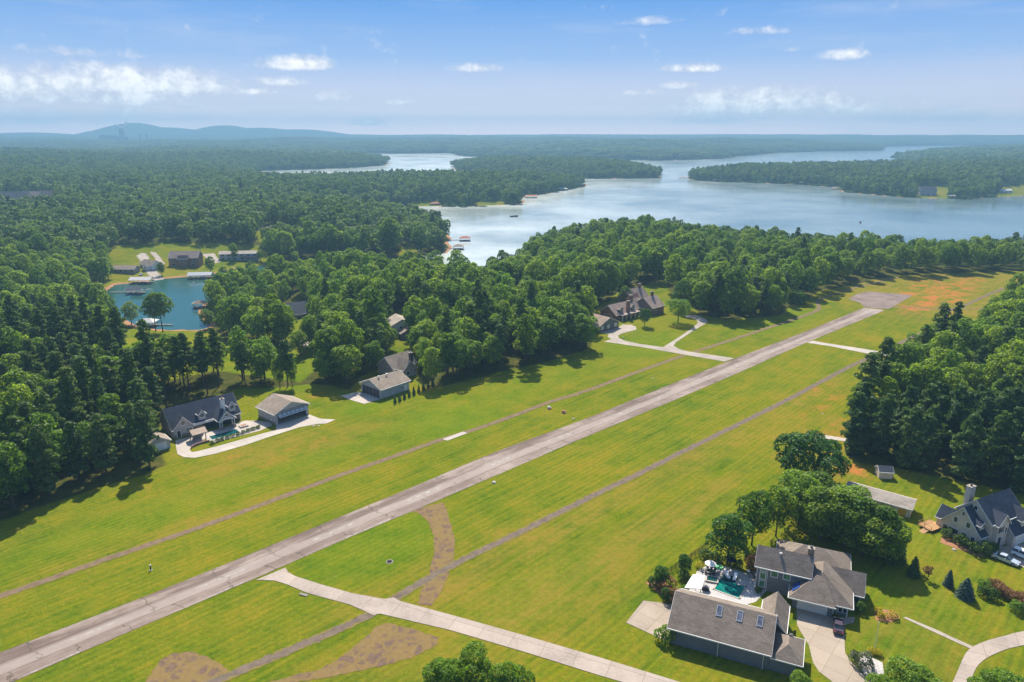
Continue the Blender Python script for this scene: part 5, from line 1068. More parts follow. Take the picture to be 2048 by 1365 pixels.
car(281, 541, 100, 'paint_white', 'white car on the concrete drive beside the cove cottage', 4.6, 1.8, 'sedan')
bpy.data.objects['parked_car.003'].location.z = tz1(*P(281, 541, -9))+.1
c_ = bpy.data.objects['parked_car.003']; c_.location.x, c_.location.y = P(281, 541, -9); c_.location.z = tz1(*P(281, 541, -9))+.15

# ---------------------------------------------------------------- single trees and planting
PX = lambda px, py, z=0: (*P(px, py, z), z)
def solo(proto, px, py, H0, H, name, label, cat='tree', w=None, grp=None, z=0.0):
    x, y = P(px, py, z); z = 0.0 if z == 0 else tz1(x, y); s = H/H0
    return place_tree(proto, name, x, y, z-.05, (w if w else s), label, cat, grp, s)
MAPLE = broad_proto(61, 8.2, .7, 12.2, 60, 8500, .62, 'leaf_maple', .25, 0, .35)
LOLLI = broad_proto(62, 2.7, 1.5, 7.6, 16, 1900, .42, 'leaf_maple', .42, 0, .14)
SPREAD = broad_proto(63, 6.3, 4.2, 11.0, 24, 3400, .60, 'leaf_bright', .36, 0, .32)
ROUND = broad_proto(64, 6.0, .8, 13.0, 24, 4200, .60, 'leaf_shrub', .40, 0, .3)
YARD = broad_proto(65, 4.2, 1.9, 12.0, 24, 4600, .46, 'leaf_maple', .38, .1, .22)
YARD2 = broad_proto(66, 4.0, 2.2, 13.5, 26, 4600, .46, 'leaf_broad', .38, .35, .22)
NEAR = [broad_proto(67, 4.8, 1.6, 11.0, 30, 7500, .40, 'leaf_bright', .34, 0, .25), broad_proto(68, 5.0, 1.0, 12.5, 34, 8000, .46, 'leaf_broad', .32, 0, .25)]
solo(LOLLI, 1289, 653, 7.6, 8.4, 'ornamental_tree', 'neat lollipop-shaped tree on the lawn in front of the brick house', w=1.05)
solo(SPREAD, 1356, 646, 11, 10.5, 'broadleaf_tree', 'spreading light green tree with forked trunk inside the driveway loop')
solo(ROUND, 1366, 622, 13, 15.0, 'broadleaf_tree', 'large dome-shaped tree behind the forked tree by the brick house', w=1.0)
solo(ROUND, 1251, 614, 13, 10.5, 'broadleaf_tree', 'small dome-shaped tree left of the brick house tower roof', w=.62)
solo(ROUND, 1588, 592, 13, 11.5, 'broadleaf_tree', 'round dark tree standing just outside the wood behind the big shrub', w=.75)
solo(MAPLE, 1612, 962, 12.2, 12.0, 'maple_tree', 'huge dense ball-shaped dark green tree left of the small shed', w=1.12)
solo(YARD, 1454, 1126, 12, 11.5, 'broadleaf_tree', 'round-crowned tree on a bare trunk beside the grey house pool', w=1.0)
solo(YARD2, 1503, 1090, 13.5, 13.5, 'broadleaf_tree', 'tall oval tree right behind the poolside tree')
solo(YARD2, 1551, 1073, 13.5, 12.6, 'broadleaf_tree', 'second oval tree, between the poolside tree and the dense grove', w=.92)
for i, (px, py, H, k, d) in enumerate([(1598,1050,12.2,1,'sunlit left end of'), (1640,1078,12.6,1,'front of'), (1686,1094,13.0,1,'front centre of'), (1726,1108,12.8,1,'front right of'), (1752,1118,11.2,1,'right end of'), (1628,1030,10.5,1,'back left of'), (1680,1055,10.0,1,'back centre of')]):
    solo(NEAR[1] if i not in (0, 6) else NEAR[0], px, py, 12.5 if i not in (0, 6) else 11, H, 'broadleaf_tree', f'dark broad tree at the {d} the dense grove behind the grey house', w=1.28)
CEDAR = cone_proto(71, 9.5, 2.3, 3200, .42, 'leaf_conifer', .3, .75)
solo(CEDAR, 1787, 1122, 9.5, 9.5, 'cedar_tree', 'dark pointed cedar at the right corner of the grove below the yellow-doored outbuilding', 'conifer')
SPRUCE = cone_proto(72, 5.0, 1.75, 2200, .32, 'leaf_blue', .15, .7, 6); SPR2 = cone_proto(73, 5.0, 1.35, 1800, .30, 'leaf_conifer', .2, .65)
solo(SPR2, 1826, 1153, 5, 4.8, 'spruce_tree', 'narrow dark spruce on the lawn at the edge of the grove shadow', 'conifer')
solo(SPRUCE, 1896, 1172, 5.2, 4.0, 'spruce_tree', 'thin pale blue spruce with an open tip on the lawn', 'conifer', w=.62)
solo(SPRUCE, 1929, 1194, 5.2, 4.6, 'spruce_tree', 'broad blue spruce on the lawn left of the reddish hedge', 'conifer', w=1.05)
BARE = broad_proto(74, .95, 1.0, 2.9, 9, 260, .30, 'leaf_rust', .42, 0, .09)
solo(BARE, 1855, 1160, 2.9, 3.0, 'small_tree', 'thin reddish young tree between the dark spruce and the blue spruce', 'young tree')
# foreground crowns at the bottom edge
def crown_at(proto, px, py, H0, H, label, w): x, y = P(px, py, H*.86); return place_tree(proto, 'broadleaf_tree', x, y, 0, w, label, 'tree', None, H/H0)
crown_at(NEAR[0], 945, 1322, 11, 9.5, 'bright leafy treetop at the bottom edge below the concrete taxiway', .82)
crown_at(NEAR[0], 885, 1336, 11, 9.0, 'left one of the treetops at the bottom edge below the concrete taxiway', .70)
crown_at(NEAR[0], 1020, 1345, 11, 9.0, 'right one of the treetops at the bottom edge below the concrete taxiway', .72)
crown_at(NEAR[0], 1835, 1352, 11, 8.5, 'bright leafy treetop at the bottom edge beside the curved street', .95)
crown_at(NEAR[0], 2010, 1362, 11, 8.5, 'bright leafy treetop across the curved street in the bottom right corner', .80)
crown_at(NEAR[0], 1606, 1362, 11, 5.0, 'small leafy tree at the bottom end of the long grey hangar', .46)
crown_at(NEAR[0], 1770, 1368, 11, 7.5, 'low leafy treetop at the bottom edge left of the brightest one', .6)
# lakeside pair, cove and yard trees
TWIN = broad_proto(75, 6.2, 6.5, 20, 26, 3600, .72, 'leaf_broad', .36, 0, .36)
for px, py, d in ((311, 657, 'left'), (325, 658, 'right')): solo(TWIN, px, py, 20, 19.5 if d == 'left' else 20.5, 'broadleaf_tree', f'{d} one of two tall trees leaning together in front of the cove water', z=-12, w=.93)
for px, py, H, w, z, lab in [(468,512,15,.8,-8,'tall narrow tree before the pale two-storey lake house'),(545,505,13,.9,-6,'rounded tree beside the cottage drive behind the cove'),(640,520,14,.95,-7,'round tree at the water edge right of the cove lawn'),(590,512,12,.85,-7,'small round tree on the cove lawn right of the pale house'),(520,508,9,.7,-7,'low tree right of the pale lake house lawn'),(235,692,9,.9,-4,'low spreading tree left of the cove end'),(215,545,13,1.0,-8,'broad tree at the left end of the cove bungalow'),(322,540,10,.7,-9,'round tree between the cottage and the cedar house'),(420,532,13,.85,-8,'broad tree on the right corner of the cedar house'),(445,540,10,.8,-9,'low tree on the bank right of the cedar house'),(500,533,14,.95,-8,'broad tree at the right end of the cove lawn'),(262,640,13,1.0,-11,'leafy tree at the near left corner of the cove'),(415,648,11,.9,-11,'low leafy tree at the near right corner of the cove'),(600,712,11,.9,0,'round tree in the yards behind the open hangar'),(655,700,13,1.0,0,'broad tree left of the house behind the closed hangar'),(430,630,12,.95,-11,'light willow-like tree on the right bank of the cove'),(455,612,15,1.05,-11,'dark round tree on the right bank of the cove'),(560,690,9,.7,-1,'small dark tree beside the curved drive in the mid-left yards'),(520,742,10,.55,0,'slim light green tree behind the open hangar'),(560,778,13,.55,0,'thin bright tree right behind the open hangar'),(585,776,12,.5,0,'second thin bright tree right behind the open hangar'),(545,660,18,1.0,-2,'tall dark tree before the brick house in the mid-left'),(360,712,7,.7,0,'low round tree on the sunlit yard behind the pine belt'),(420,706,6.5,.7,0,'low bushy tree on the sunlit yard behind the pine belt, right of the other'),(290,700,8,.7,-2,'round tree at the left end of the yard behind the pine belt'),(470,692,6.5,.7,-1,'bushy tree by the far end of the yard behind the pine belt'),(780,700,10,.8,0,'round tree hiding the pale gabled house porch'),(1160,640,16,1.0,-1,'tall tree behind the green-sided garage')]:
    solo(BROAD[random.randrange(3)], px, py, 16, H, 'broadleaf_tree', lab, w=w*.95, z=z if z else 0.0)
def shrub(px, py, mesh, label, s=1.0, cat='shrub', grp=None, z=.0, name='shrub', zz=None):
    t = thing(name, label, cat, PX(px, py, z), random.uniform(0, 360), grp); t.scale = (s, s, s if zz is None else zz); o = bpy.data.objects.new('foliage', mesh); col.objects.link(o); o.parent = t; return t
SH = shrub_mesh(81, 1.0, 1.5, 700, .22, 'leaf_shrub'); SHB = shrub_mesh(82, 5.2, 6.4, 3600, .58, 'leaf_broad', 16); SHY = shrub_mesh(83, .9, 1.0, 500, .18, 'leaf_yellow'); SHS = shrub_mesh(84, 1.9, 2.0, 1500, .24, 'leaf_sage', 12); SHD = shrub_mesh(85, 1.0, 1.6, 700, .22, 'leaf_conifer'); SHR = shrub_mesh(86, 1.5, 1.7, 1100, .24, 'leaf_rust', 10); SHG = shrub_mesh(87, 1.0, 1.5, 800, .2, 'leaf_bright')
shrub(1592, 608, SHB, 'huge rounded shrub at the edge of the lawn before the point wood')
shrub(1331, 1283, SHG, 'round bright bush at the left corner of the long grey hangar', 1.75)
shrub(1723, 1332, SHS, 'grey-green feathery shrub in the gravel bed beside the drive')
shrub(1755, 1226, SHY, 'yellow shrub nearest the grey house at the path start', 1.0); shrub(1762, 1236, SHY, 'yellow shrub in front of the one nearest the grey house', 1.0); shrub(1786, 1236, SHY, 'yellow shrub on the far side of the path start', 1.1)
for i, (px, py) in enumerate(((1742,1307),(1749,1309),(1757,1311))): shrub(px, py, SHY, 'low yellow hedge plant behind the feathery shrub by the flagpole', .8, grp='yellow hedge plants by the flagpole')
shrub(1719, 1224, SH, 'green shrub against the right corner of the grey house', 1.1); shrub(1708, 1312, SH, 'small green shrub at the drive edge before the gravel bed', .6)
for px, py, s, l in ((1894,1075,1.3,'left'),(1920,1090,1.5,'middle'),(1946,1105,1.5,'right')): shrub(px, py, SHD, f'{l} one of three dark bushes along the beige house gable wall', s, grp='dark bushes along the beige house')
shrub(1973, 1108, SH, 'green rounded bush at the front corner of the beige house', 1.5); shrub(1988, 1100, SH, 'small bush under the beige house front window', .9)
shrub(1968, 1178, SHG, 'light green round bush at the left end of the reddish hedge', 1.3); shrub(1966, 1192, SH, 'dark green round bush below the light one by the reddish hedge', 1.2); shrub(1984, 1198, SH, 'green ball bush in front of the reddish hedge', 1.2); shrub(2030, 1222, SHG, 'pale green bush at the lower right end of the reddish hedge', 1.3)
hd = thing('hedge', 'long reddish brown hedge running off the right edge', 'hedge', PX(2016, 1192), 0)
for k in range(9):
    px, py = 1990+k*12, 1181+k*6.5; o = bpy.data.objects.new('clump', SHR); col.objects.link(o); x, y = P(px, py); o.location = (x-hd.location.x, y-hd.location.y, 0); o.rotation_euler.z = k*1.1; o.parent = hd
# clipped balls along the left pool
for i in range(10):
    px, py = 425+(517-425)*i/9, 887+(857-887)*i/9+(1.5 if i == 0 else 0); shrub(px, py, SHD, 'clipped dark ball shrub in the row along the poolside terrace edge', .72, 'shrub', 'clipped ball shrubs along the poolside terrace', zz=.6)
# arborvitae row before the closed hangar
ARB = cone_proto(88, 3.2, .62, 420, .26, 'leaf_conifer', .1, .55)
for i in range(9):
    px, py = 790+(866-790)*i/8, 806+(772-806)*i/8; place_tree(ARB, 'arborvitae', *P(px, py), 0, random.uniform(.85, 1.15), 'narrow evergreen in the clipped row before the closed hangar', 'conifer', 'narrow evergreens before the closed hangar')
# planting round the right pool
for px, py, m_, s, l in ((1309,1172,SHD,1.3,'dark bush at the low end of the pool fence'),(1330,1178,SHR,1.3,'reddish bush beside the fence end'),(1334,1200,SH,1.4,'green bush between the tan apron and the pool canopy'),(1350,1203,SHR,1.1,'rust coloured bush at the back corner of the tan apron'),(1366,1160,SH,1.2,'green bush outside the pool canopy'),(1368,1185,SHG,.9,'bright bush at the hangar back corner'),(1398,1136,SHY,1.0,'yellow bush beside the dining terrace'),(1430,1122,SH,1.1,'green bush along the far terrace edge'),(1441,1126,SHD,1.0,'dark bush next to the tree trunk by the pool'),(1460,1126,SHD,1.1,'dark bush right of the tree trunk by the pool'),(1477,1136,SH,1.0,'green bush at the far right terrace edge'),(1507,1137,SHR,1.5,'bronze bush at the corner of the two-storey wall'),(1516,1186,SH,.7,'small green bush on the strip by the pool terrace'),(1411,1118,SHD,1.4,'tall dark bush at the top end of the pool fence')): shrub(px, py, m_, l, s)
for px, py, l in ((1322,1172,'nearest the tan apron'),(1368,1148,'by the middle of the pool fence')): solo(YARD, px, py, 12, 4.6, 'small_tree', f'small young tree {l}', 'young tree', w=.36)

# ---------------------------------------------------------------- pool yard, bottom right
def px_poly(t, pts):
    a = -t.rotation_euler.z; r = []
    for q in pts: x, y = P(*q); x -= t.location.x; y -= t.location.y; r.append((x*math.cos(a)-y*math.sin(a), x*math.sin(a)+y*math.cos(a)))
    return r
sp_ = thing('swimming_pool', 'green-blue swimming pool with a dark shallow shelf behind the long grey hangar', 'swimming pool', PX(1462, 1176), 0)
MB().prism(px_poly(sp_, [(1436,1160),(1494,1174),(1480,1200),(1425,1180)]), -.04, .10).build('deep_water', 'pool_water', sp_)
MB().prism(px_poly(sp_, [(1447,1147),(1481,1156),(1472,1168.2),(1437,1159.6)]), -.04, .098).build('shallow_shelf', 'pool_dark', sp_)
st = MB(); pl = px_poly(sp_, [(1447,1147),(1481,1156),(1473,1168.5),(1494,1174),(1480,1200),(1425,1180),(1436,1160)])
for a, c in zip(pl, pl[1:]+pl[:1]):
    d = Vector((c[0]-a[0], c[1]-a[1])); q = Vector((d.y, -d.x)).normalized()*.3; st.prism([(a[0]+q.x, a[1]+q.y), (c[0]+q.x, c[1]+q.y), c, a], -.03, .13)
st.build('coping', 'concrete_white', sp_)
spa = thing('hot_tub', 'square raised hot tub with pale stone rim beside the green-blue pool', 'hot tub', PX(1424, 1161), -20)
MB().box(-1.3,-1.1,-.05,1.3,-.8,.4).box(-1.3,.8,-.05,1.3,1.1,.4).box(-1.3,-.8,-.05,-1.0,.8,.4).box(1.0,-.8,-.05,1.3,.8,.4).build('rim', 'concrete_white', spa); MB().box(-1.0,-.8,-.05,1.0,.8,.3).build('water', 'pool_dark', spa)
cn = thing('canopy', 'flat pale grey canopy over the terrace behind the long hangar', 'canopy', PX(1385, 1163), -24)
cp_ = [P(1386,1149,2.5), P(1411,1152,2.5), P(1403,1178,2.5), P(1369,1176,2.5)]; a = -cn.rotation_euler.z
cp_ = [((x-cn.location.x)*math.cos(a)-(y-cn.location.y)*math.sin(a), (x-cn.location.x)*math.sin(a)+(y-cn.location.y)*math.cos(a)) for x, y in cp_]
MB().prism(cp_, 2.4, 2.52).build('roof', 'canopy_white', cn)
for x, y in cp_: MB().tube((x*.93, y*.93, 0), (x*.93, y*.93, 2.4), .07, n=6).build('post', 'trim_white', cn)
def lounger(px, py, yaw, label):
    t = thing('lounge_chair', label, 'lounge chair', (*P(px, py), .1), yaw)
    prof = [(-.9,.12),(-.5,.32),(0,.2),(.45,.34),(.9,.85),(.82,.9),(.38,.46),(0,.32),(-.5,.44),(-.9,.24)]; MB().extrude(prof, -.33, .33, 'v').build('seat_shell', 'plastic_white', t)
    MB().box(-.3, -.25, 0, .3, .25, .2).build('base', 'plastic_white', t)
lounger(1454, 1154, 100, 'white curved lounger in the shallow end, left of the pair'); lounger(1470, 1158, 60, 'white curved lounger in the shallow end, right of the pair')
def umbrella(px, py, mat, label, r=1.6, h=2.5):
    t = thing('patio_umbrella', label, 'umbrella', PX(px, py), 10); MB().tube((0,0,0),(0,0,h), .035, n=6).build('pole', 'metal_grey', t); MB().lathe([(r, h-.45), (r*.5, h-.15), (.04, h+.02)], 8).build('canopy', mat, t); MB().lathe([(.3, 0), (.3, .08)], 10).build('base', 'metal_dark', t)
umbrella(1461, 1137, 'fabric_navy', 'navy patio umbrella at the far side of the pool', 1.0); umbrella(1420, 1143, 'canopy_white', 'white square umbrella over the outdoor dining table', 1.25, 2.3)
dt = thing('dining_table', 'dark outdoor dining table under the white umbrella', 'table', PX(1420, 1147), -24)
MB().box(-1.1,-.55,.68,1.1,.55,.74).build('tabletop', 'metal_dark', dt)
for u in (-1, 1):
    for v in (-.45, .45): MB().box(u-.04, v-.04, 0, u+.04, v+.04, .68).build('leg', 'metal_dark', dt)
def chair_():
    t = thing('garden_chair', 'dark metal garden chair round the outdoor dining table', 'chair', (0, 0, 0), 0, 'chairs round the outdoor dining table')
    MB().box(-.25,-.25,.4,.25,.25,.46).build('seat', 'metal_dark', t); MB().box(-.25,.2,.46,.25,.26,.95).build('backrest', 'metal_dark', t)
    for u in (-.22, .22):
        for v in (-.22, .22): MB().box(u-.02, v-.02, 0, u+.02, v+.02, .4).build('leg', 'metal_dark', t)
    return t
ch0 = chair_()
for i, (u, v, r) in enumerate(((-.7,.95,0),(.1,.95,0),(.8,.95,0),(-.7,-.95,180),(.1,-.95,180),(.8,-.95,180),(-1.6,0,90),(1.6,0,-90))):
    c = ch0 if i == 0 else copy_tree(ch0); c.location = (*local(dt, u, v), .06); c.rotation_euler.z = dt.rotation_euler.z+math.radians(r)
gl = thing('grill', 'dark covered grill beside the hot tub under the hangar eaves', 'grill', PX(1411, 1181), -24); MB().box(-.7,-.35,0,.7,.35,.85).build('cabinet', 'metal_dark', gl); MB().lathe([(.34,.85),(.34,1.0),(.2,1.15),(.04,1.18)], 12).build('lid', 'metal_grey', gl)
gr_ = thing('float', 'green pool float lying on the far terrace', 'pool float', PX(1438, 1135), 10); MB().lathe([(.85,.05),(.95,.16),(.85,.27),(.6,.2)], 18).build('ring', 'plastic_green', gr_)
t = thing('side_table', 'small round pale table with chairs by the terrace right corner', 'table', PX(1497, 1148), 0); MB().lathe([(.45,.62),(.45,.68)], 14).build('tabletop', 'plastic_white', t); MB().tube((0,0,0),(0,0,.62), .05).build('stem', 'metal_dark', t)
for px, py, l in ((1503,1150,'right of the small round table'),(1507,1160,'alone against the sunny terrace edge'),(1515,1184,'at the near end of the pool terrace')):
    c = copy_tree(ch0); c.location = (*P(px, py), .06); c['label'] = 'dark garden chair '+l; c.rotation_euler.z = random.uniform(0, 6)
# black mesh fence
fn = thing('fence', 'thin black wire fence running diagonally beside the pool yard', 'fence', PX(1318, 1160), 0)
A0, A1 = np.array(P(1318,1160)), np.array(P(1412,1097)); nF = 13
for i in range(nF):
    p = A0+(A1-A0)*i/(nF-1)-A0; MB().tube((p[0],p[1],0),(p[0],p[1],1.45), .05, n=5).build('post', 'metal_dark', fn)
r = MB(); d = A1-A0
for z in (.15, .45, .75, 1.05, 1.38): r.tube((0,0,z),(d[0],d[1],z), .022, n=4)
r.build('rails', 'metal_dark', fn)
wm_ = MB()
for i in range(100): p = d*(i+.5)/100; wm_.tube((p[0],p[1],.1),(p[0],p[1],1.4), .02, n=4)
wm_.build('wire_mesh', 'metal_dark', fn)
# flagpole, stones, cones, marker
fp_ = thing('flagpole', 'slim pale flagpole without a flag on the lawn beside the drive', 'flagpole', PX(1748, 1305), 0); MB().tube((0,0,0),(0,0,6.2), .06, .035, 8).build('pole', 'trim_white', fp_); MB().lathe([(.02,6.2),(.09,6.27),(.02,6.35)], 8).build('ball', 'trim_white', fp_)
o = sheet('gravel_bed', PL([(1712,1318),(1735,1312),(1765,1326),(1768,1350),(1745,1366),(1725,1345)]), .05, 'patio_stone')
mb_ = sheet('mulch_bed', PL([(1290,1166),(1330,1164),(1358,1196),(1350,1206),(1322,1190)]), .04, 'mulch')
sheet('mulch_bed', PL([(1748,1218),(1792,1222),(1800,1236),(1780,1246),(1752,1240)]), .04, 'mulch'); sheet('mulch_bed', PL([(1885,1070),(1960,1100),(1990,1098),(2000,1106),(1960,1114),(1880,1086)]), .035, 'mulch')
def boulder(px, py, s, label, mat='boulder', grp=None):
    r = np.random.default_rng(int(px)); t = MB(); n_ = 8; vs = [(0,0,s*.6)]
    for j, (zr, rr) in enumerate(((.45,.7),(.1,1.0),(-.2,.9))):
        for i in range(n_): q = s*rr*r.uniform(.75,1.2); a = 2*PI*i/n_; vs.append((q*math.cos(a), q*math.sin(a), s*zr*r.uniform(.8,1.2)))
    fs = [(0,1+i,1+(i+1)%n_) for i in range(n_)]
    for j in range(2): fs += [(1+j*n_+i,1+(j+1)*n_+i,1+(j+1)*n_+(i+1)%n_,1+j*n_+(i+1)%n_) for i in range(n_)]
    t.add(vs, fs); o = t.build('boulder', mat); o.location = PX(px, py); tag(o, label, 'stone', grp)
boulder(988, 966, .65, 'pale stone on a bare patch just right of the runway'); boulder(1147, 838, .5, 'flat pale stone left of the runway near the two field lights'); boulder(1908, 1100, .5, 'pale stone on the lawn before the beige house'); boulder(628, 853, .5, 'grey stone pile at the edge of the open hangar apron'); boulder(637, 852, .4, 'smaller stone beside the grey pile at the open hangar apron'); boulder(1305, 757, .45, 'pale stone left of the runway below the driveway crossing'); boulder(1645, 828, .35, 'small pale stone in the grass below the right taxi path')
def field_light(px, py, label, m_='orange_cone'):
    t = thing('field_marker_light', label, 'field marker', PX(px, py), 20); MB().box(-.75,-.5,-.05,.75,.5,.22).build('base', 'mulch', t); MB().lathe([(.42,.22),(.46,.5),(.4,.85),(.12,1.0)], 12, (-.2,0)).build('lamp_body', m_, t); MB().lathe([(.2,.22),(.22,.45),(.1,.55)], 10, (.5,.1)).build('junction_box', 'trim_white', t)
field_light(1099, 818, 'domed white field marker beside the left taxi path', 'trim_white'); field_light(1128, 826, 'orange field marker between the left taxi path and the runway')
t = thing('field_post', 'dark lone post with a pale cap standing in the grass left of the runway', 'post', PX(302, 1141), 0)
MB().tube((0,0,0),(0,0,1.15), .17, .13, 8).build('post', 'metal_dark', t); MB().lathe([(.16,1.15),(.2,1.2),(.14,1.34)], 10).build('cap', 'trim_white', t); MB().box(-.24,-.24,-.05,.24,.24,.12).build('footing', 'trim_white', t)
t = thing('yard_bollard', 'tiny white bollard on the grass inside the lower driveway bend', 'bollard', PX(1246, 678), 0); MB().lathe([(.2,0),(.2,.75),(.14,.9)], 10).build('bollard_body', 'trim_white', t)
t = thing('drain_inlet', 'dark drain opening in the grass beside the concrete taxiway', 'drain', PX(607, 1190), -20); MB().box(-.9,-.3,-.05,.9,.3,.12).build('slab', 'wood_grey', t); MB().box(-.7,-.42,.0,.7,-.3,.11).build('opening', 'rubber', t)
t = thing('manhole', 'dark round drain in the grass island beside the runway', 'drain', PX(779, 1124), 0); MB().lathe([(.8,-.02),(.8,.06),(.6,.08)], 16).build('rim', 'wood_grey', t); MB().lathe([(.58,.08),(.5,.095)], 14).build('lid', 'rubber', t)
up = thing('utility_pole', 'slim utility pole behind the brown cedar lake house', 'utility pole', (*P(400, 500, -6), tz1(*P(400, 500, -6))), 0); MB().tube((0,0,0),(0,0,12), .16, .1, 7).build('pole', 'wood_grey', up); MB().box(-1.1,-.06,10.8,1.1,.06,11.0).build('crossarm', 'wood_grey', up)
# steam over the power station: soft bright puffs of small facets
leafmat('steam', (.88, .88, .9), (.92, .92, .93), .55, (1, 1, 1))
X0, Y0 = farpt(243, D0); zt_ = tz1(X0, Y0)-5+hz(257.5)
lob = [tuple(q*.48 for q in t_) for t_ in [(0, 0, 10, 22), (22, 0, 26, 26), (50, 5, 44, 26), (80, 0, 62, 22), (15, 10, 48, 20), (-40, 0, 40, 14), (100, 0, 84, 16)]]
p_, d_, s_q = lobes_to_quads(lob, 900, 5.5, 5, 0, .4)
o = bpy.data.objects.new('steam_plume', quads_mesh('steam_plume', p_, d_, s_q, 'steam', 1.0, 5)); col.objects.link(o); o.location = (X0, Y0, zt_); o['kind'] = 'stuff'; o['label'] = 'white steam drifting from the power station on the horizon'
SKY_GAIN, HAZE_D, HAZE_C, EXPO = 4.0, 2.2e-4, (.255, .475, .68), .95
# ---------------------------------------------------------------- light, air, camera
SUN_EL, SUN_AZ = math.radians(46), math.radians(-6)
sd = Vector((math.sin(SUN_AZ)*math.cos(SUN_EL), math.cos(SUN_AZ)*math.cos(SUN_EL), math.sin(SUN_EL)))
sl_ = bpy.data.lights.new('sun', 'SUN'); sl_.energy = 4.8; sl_.angle = math.radians(.6); sl_.color = (1.0, .91, .76)
so = bpy.data.objects.new('sun', sl_); col.objects.link(so); so.rotation_euler = sd.to_track_quat('Z', 'Y').to_euler()
w = bpy.data.worlds.new('World'); scene.world = w; w.use_nodes = True; nt = w.node_tree; nt.nodes.clear(); n = N(nt)
sky = n.new('ShaderNodeTexSky'); sky.sky_type = 'NISHITA'; sky.sun_disc = False; sky.sun_elevation = SUN_EL; sky.sun_rotation = SUN_AZ; sky.altitude = 100; sky.air_density = 1.0; sky.dust_density = .6; sky.ozone_density = 2.5
tc = n.new('ShaderNodeTexCoord'); sx = n.new('ShaderNodeSeparateXYZ', Vector=tc.outputs['Generated'])
az = n.math('ARCTAN2', sx.outputs[0], sx.outputs[1]); el = n.math('ARCSINE', sx.outputs[2])
elp = n.math('MAXIMUM', el, 0.0)
# clear-air colour by height above the horizon (lavender low, blue above)
grad = n.ramp(n.math('DIVIDE', elp, .5), [(0, (2.6, 1.9, 1.7)), (.02, (2.1, 1.6, 1.5)), (.04, (1.45, 1.2, 1.18)), (.07, (.98, .93, 1.05)), (.185, (.40, .61, 1.0)), (.36, (.085, .36, .92)), (1, (.10, .26, .66))])
v2 = n.new('ShaderNodeCombineXYZ', X=n.math('MULTIPLY', az, 1.0), Y=n.math('MULTIPLY', el, 1.15)).outputs[0]
n1 = n.noise(v2, 13, 9, .62, dist=.3); n2 = n.noise(v2, 55, 7, .65)
CLOUDS = [(240,172,185,34,1.0),(50,180,105,36,.95),(190,198,125,20,.9),(345,160,60,26,.9),(590,130,72,17,.95),(562,165,42,11,.8),(508,185,36,8,.8),(680,195,52,13,.7),(950,138,55,11,.62),(1380,138,50,11,.85),(1285,188,40,8,.75),(1352,172,36,9,.75),(1500,214,165,34,.95),(1710,215,120,20,.7),(1850,232,85,20,.65),(1680,112,44,12,.55),(1520,64,44,8,.38),(800,205,30,9,.6),(730,246,34,8,.8),(130,235,200,18,.55),(1420,240,80,14,.7),(370,212,30,7,.5),(1300,44,60,8,.3),(120,105,140,8,.25),(1590,100,30,6,.4)]
tot = None
for px, py, hx, hy, s in CLOUDS:
    u_, v_ = px-1024, py-682.5; ca = math.atan2(u_, FPX*CP-v_*SP); ce = math.asin((-v_*CP-FPX*SP)/math.sqrt(u_*u_+v_*v_+FPX*FPX))
    dx = n.math('DIVIDE', n.math('SUBTRACT', az, ca), hx/FPX*1.2); dy = n.math('DIVIDE', n.math('SUBTRACT', el, ce), hy/FPX*1.15)
    dyy = n.math('MULTIPLY', dy, n.math('ADD', 1.0, n.math('MULTIPLY', n.math('LESS_THAN', dy, 0.0), .7)))
    g = n.math('SUBTRACT', 1.0, n.math('ADD', n.math('MULTIPLY', dx, dx), n.math('MULTIPLY', dyy, dyy)))
    g = n.math('MULTIPLY', n.math('MAXIMUM', g, -1.0), s)
    tot = g if tot is None else n.math('MAXIMUM', tot, g)
dens = n.math('ADD', tot, n.math('MULTIPLY', n.math('SUBTRACT', n.math('ADD', n.math('MULTIPLY', n1, .62), n.math('MULTIPLY', n2, .38)), .5), 3.6))
cf = n.ramp(n.math('MULTIPLY', n.math('ADD', dens, .5), .5), [(.26, 0.0), (.46, .45), (.72, 1.0)])
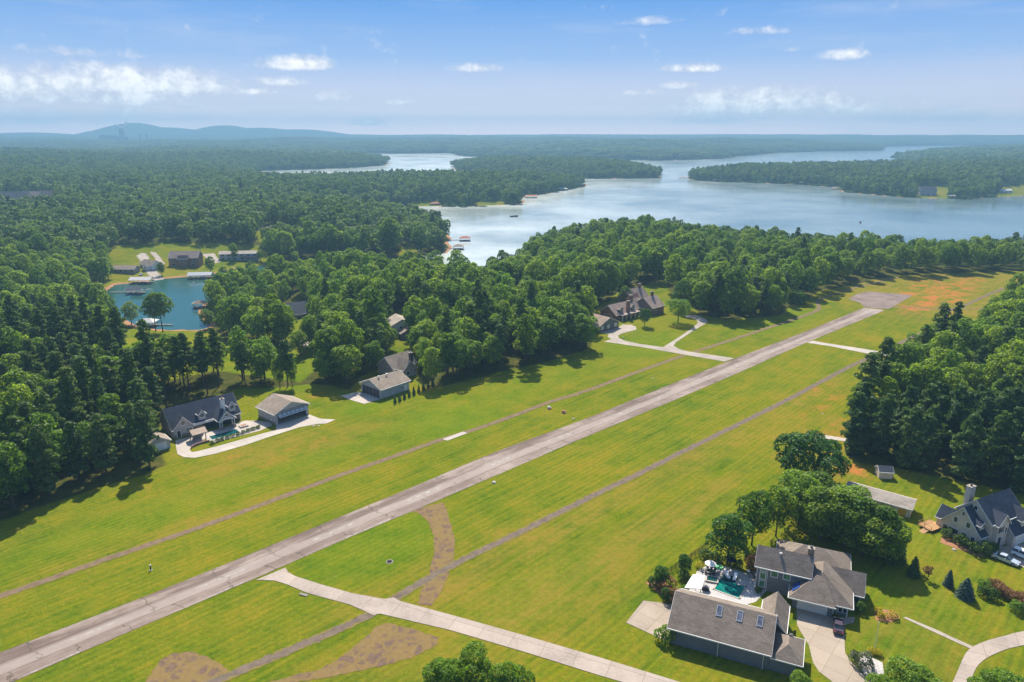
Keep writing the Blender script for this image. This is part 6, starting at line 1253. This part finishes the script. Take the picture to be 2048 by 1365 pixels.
wisp = n.ramp(n.noise(n.new('ShaderNodeCombineXYZ', X=n.math('MULTIPLY', az, 1.0), Y=n.math('MULTIPLY', el, 7.0)).outputs[0], 3.2, 7, .6), [(.52, 0.0), (.8, .45)])
shade = n.ramp(n.math('ADD', n.math('MULTIPLY', n2, .6), n.math('MULTIPLY', dens, .25)), [(.30, (.74, .76, .88)), (.60, (1.45, 1.42, 1.38))])
skyc = n.mix(wisp, grad, (.80, .83, .94)); skyc = n.mix(cf, skyc, shade)
lowmix = n.ramp(n.math('DIVIDE', elp, 1.0), [(.28, 1.0), (.55, 0.0)])
lowsky = n.mix(1.0, skyc, (SKY_GAIN, SKY_GAIN, SKY_GAIN), 'MULTIPLY')
fullsky = n.mix(lowmix, sky.outputs[0], lowsky)
bg = n.new('ShaderNodeBackground', Color=fullsky, Strength=.12); wo = n.new('ShaderNodeOutputWorld'); n.l.new(bg.outputs[0], wo.inputs[0])
# the air
m, n = newmat('haze'); pv = n.new('ShaderNodeVolumePrincipled', Density=HAZE_D, Anisotropy=.15); pv.inputs['Color'].default_value = (*HAZE_C, 1); n.l.new(pv.outputs[0], n.out.inputs['Volume'])
hb = MB().box(-9000, -9000, -25, 9000, 9000, 240).build('haze', 'haze'); hb['kind'] = 'stuff'; hb['label'] = 'blue summer haze filling the air to the horizon'
cd = bpy.data.cameras.new('camera'); cd.sensor_width = 36; cd.lens = 36*FPX/2048; cd.clip_start = 1; cd.clip_end = 90000
cam = bpy.data.objects.new('camera', cd); col.objects.link(cam); cam.location = (0, 0, CAMH); cam.rotation_euler = (PI/2-PITCH, 0, 0); scene.camera = cam
vs_ = scene.view_settings; vs_.view_transform = 'Standard'; vs_.look = 'None'; vs_.exposure = EXPO; vs_.gamma = 1
cy = scene.cycles; cy.max_bounces = 5; cy.diffuse_bounces = 3; cy.glossy_bounces = 2; cy.transmission_bounces = 2; cy.transparent_max_bounces = 6; cy.volume_bounces = 0
cy.sample_clamp_indirect = 3; cy.sample_clamp_direct = 12; cy.caustics_reflective = False; cy.caustics_refractive = False
cy.use_denoising = True; cy.use_adaptive_sampling = True; cy.adaptive_threshold = .015
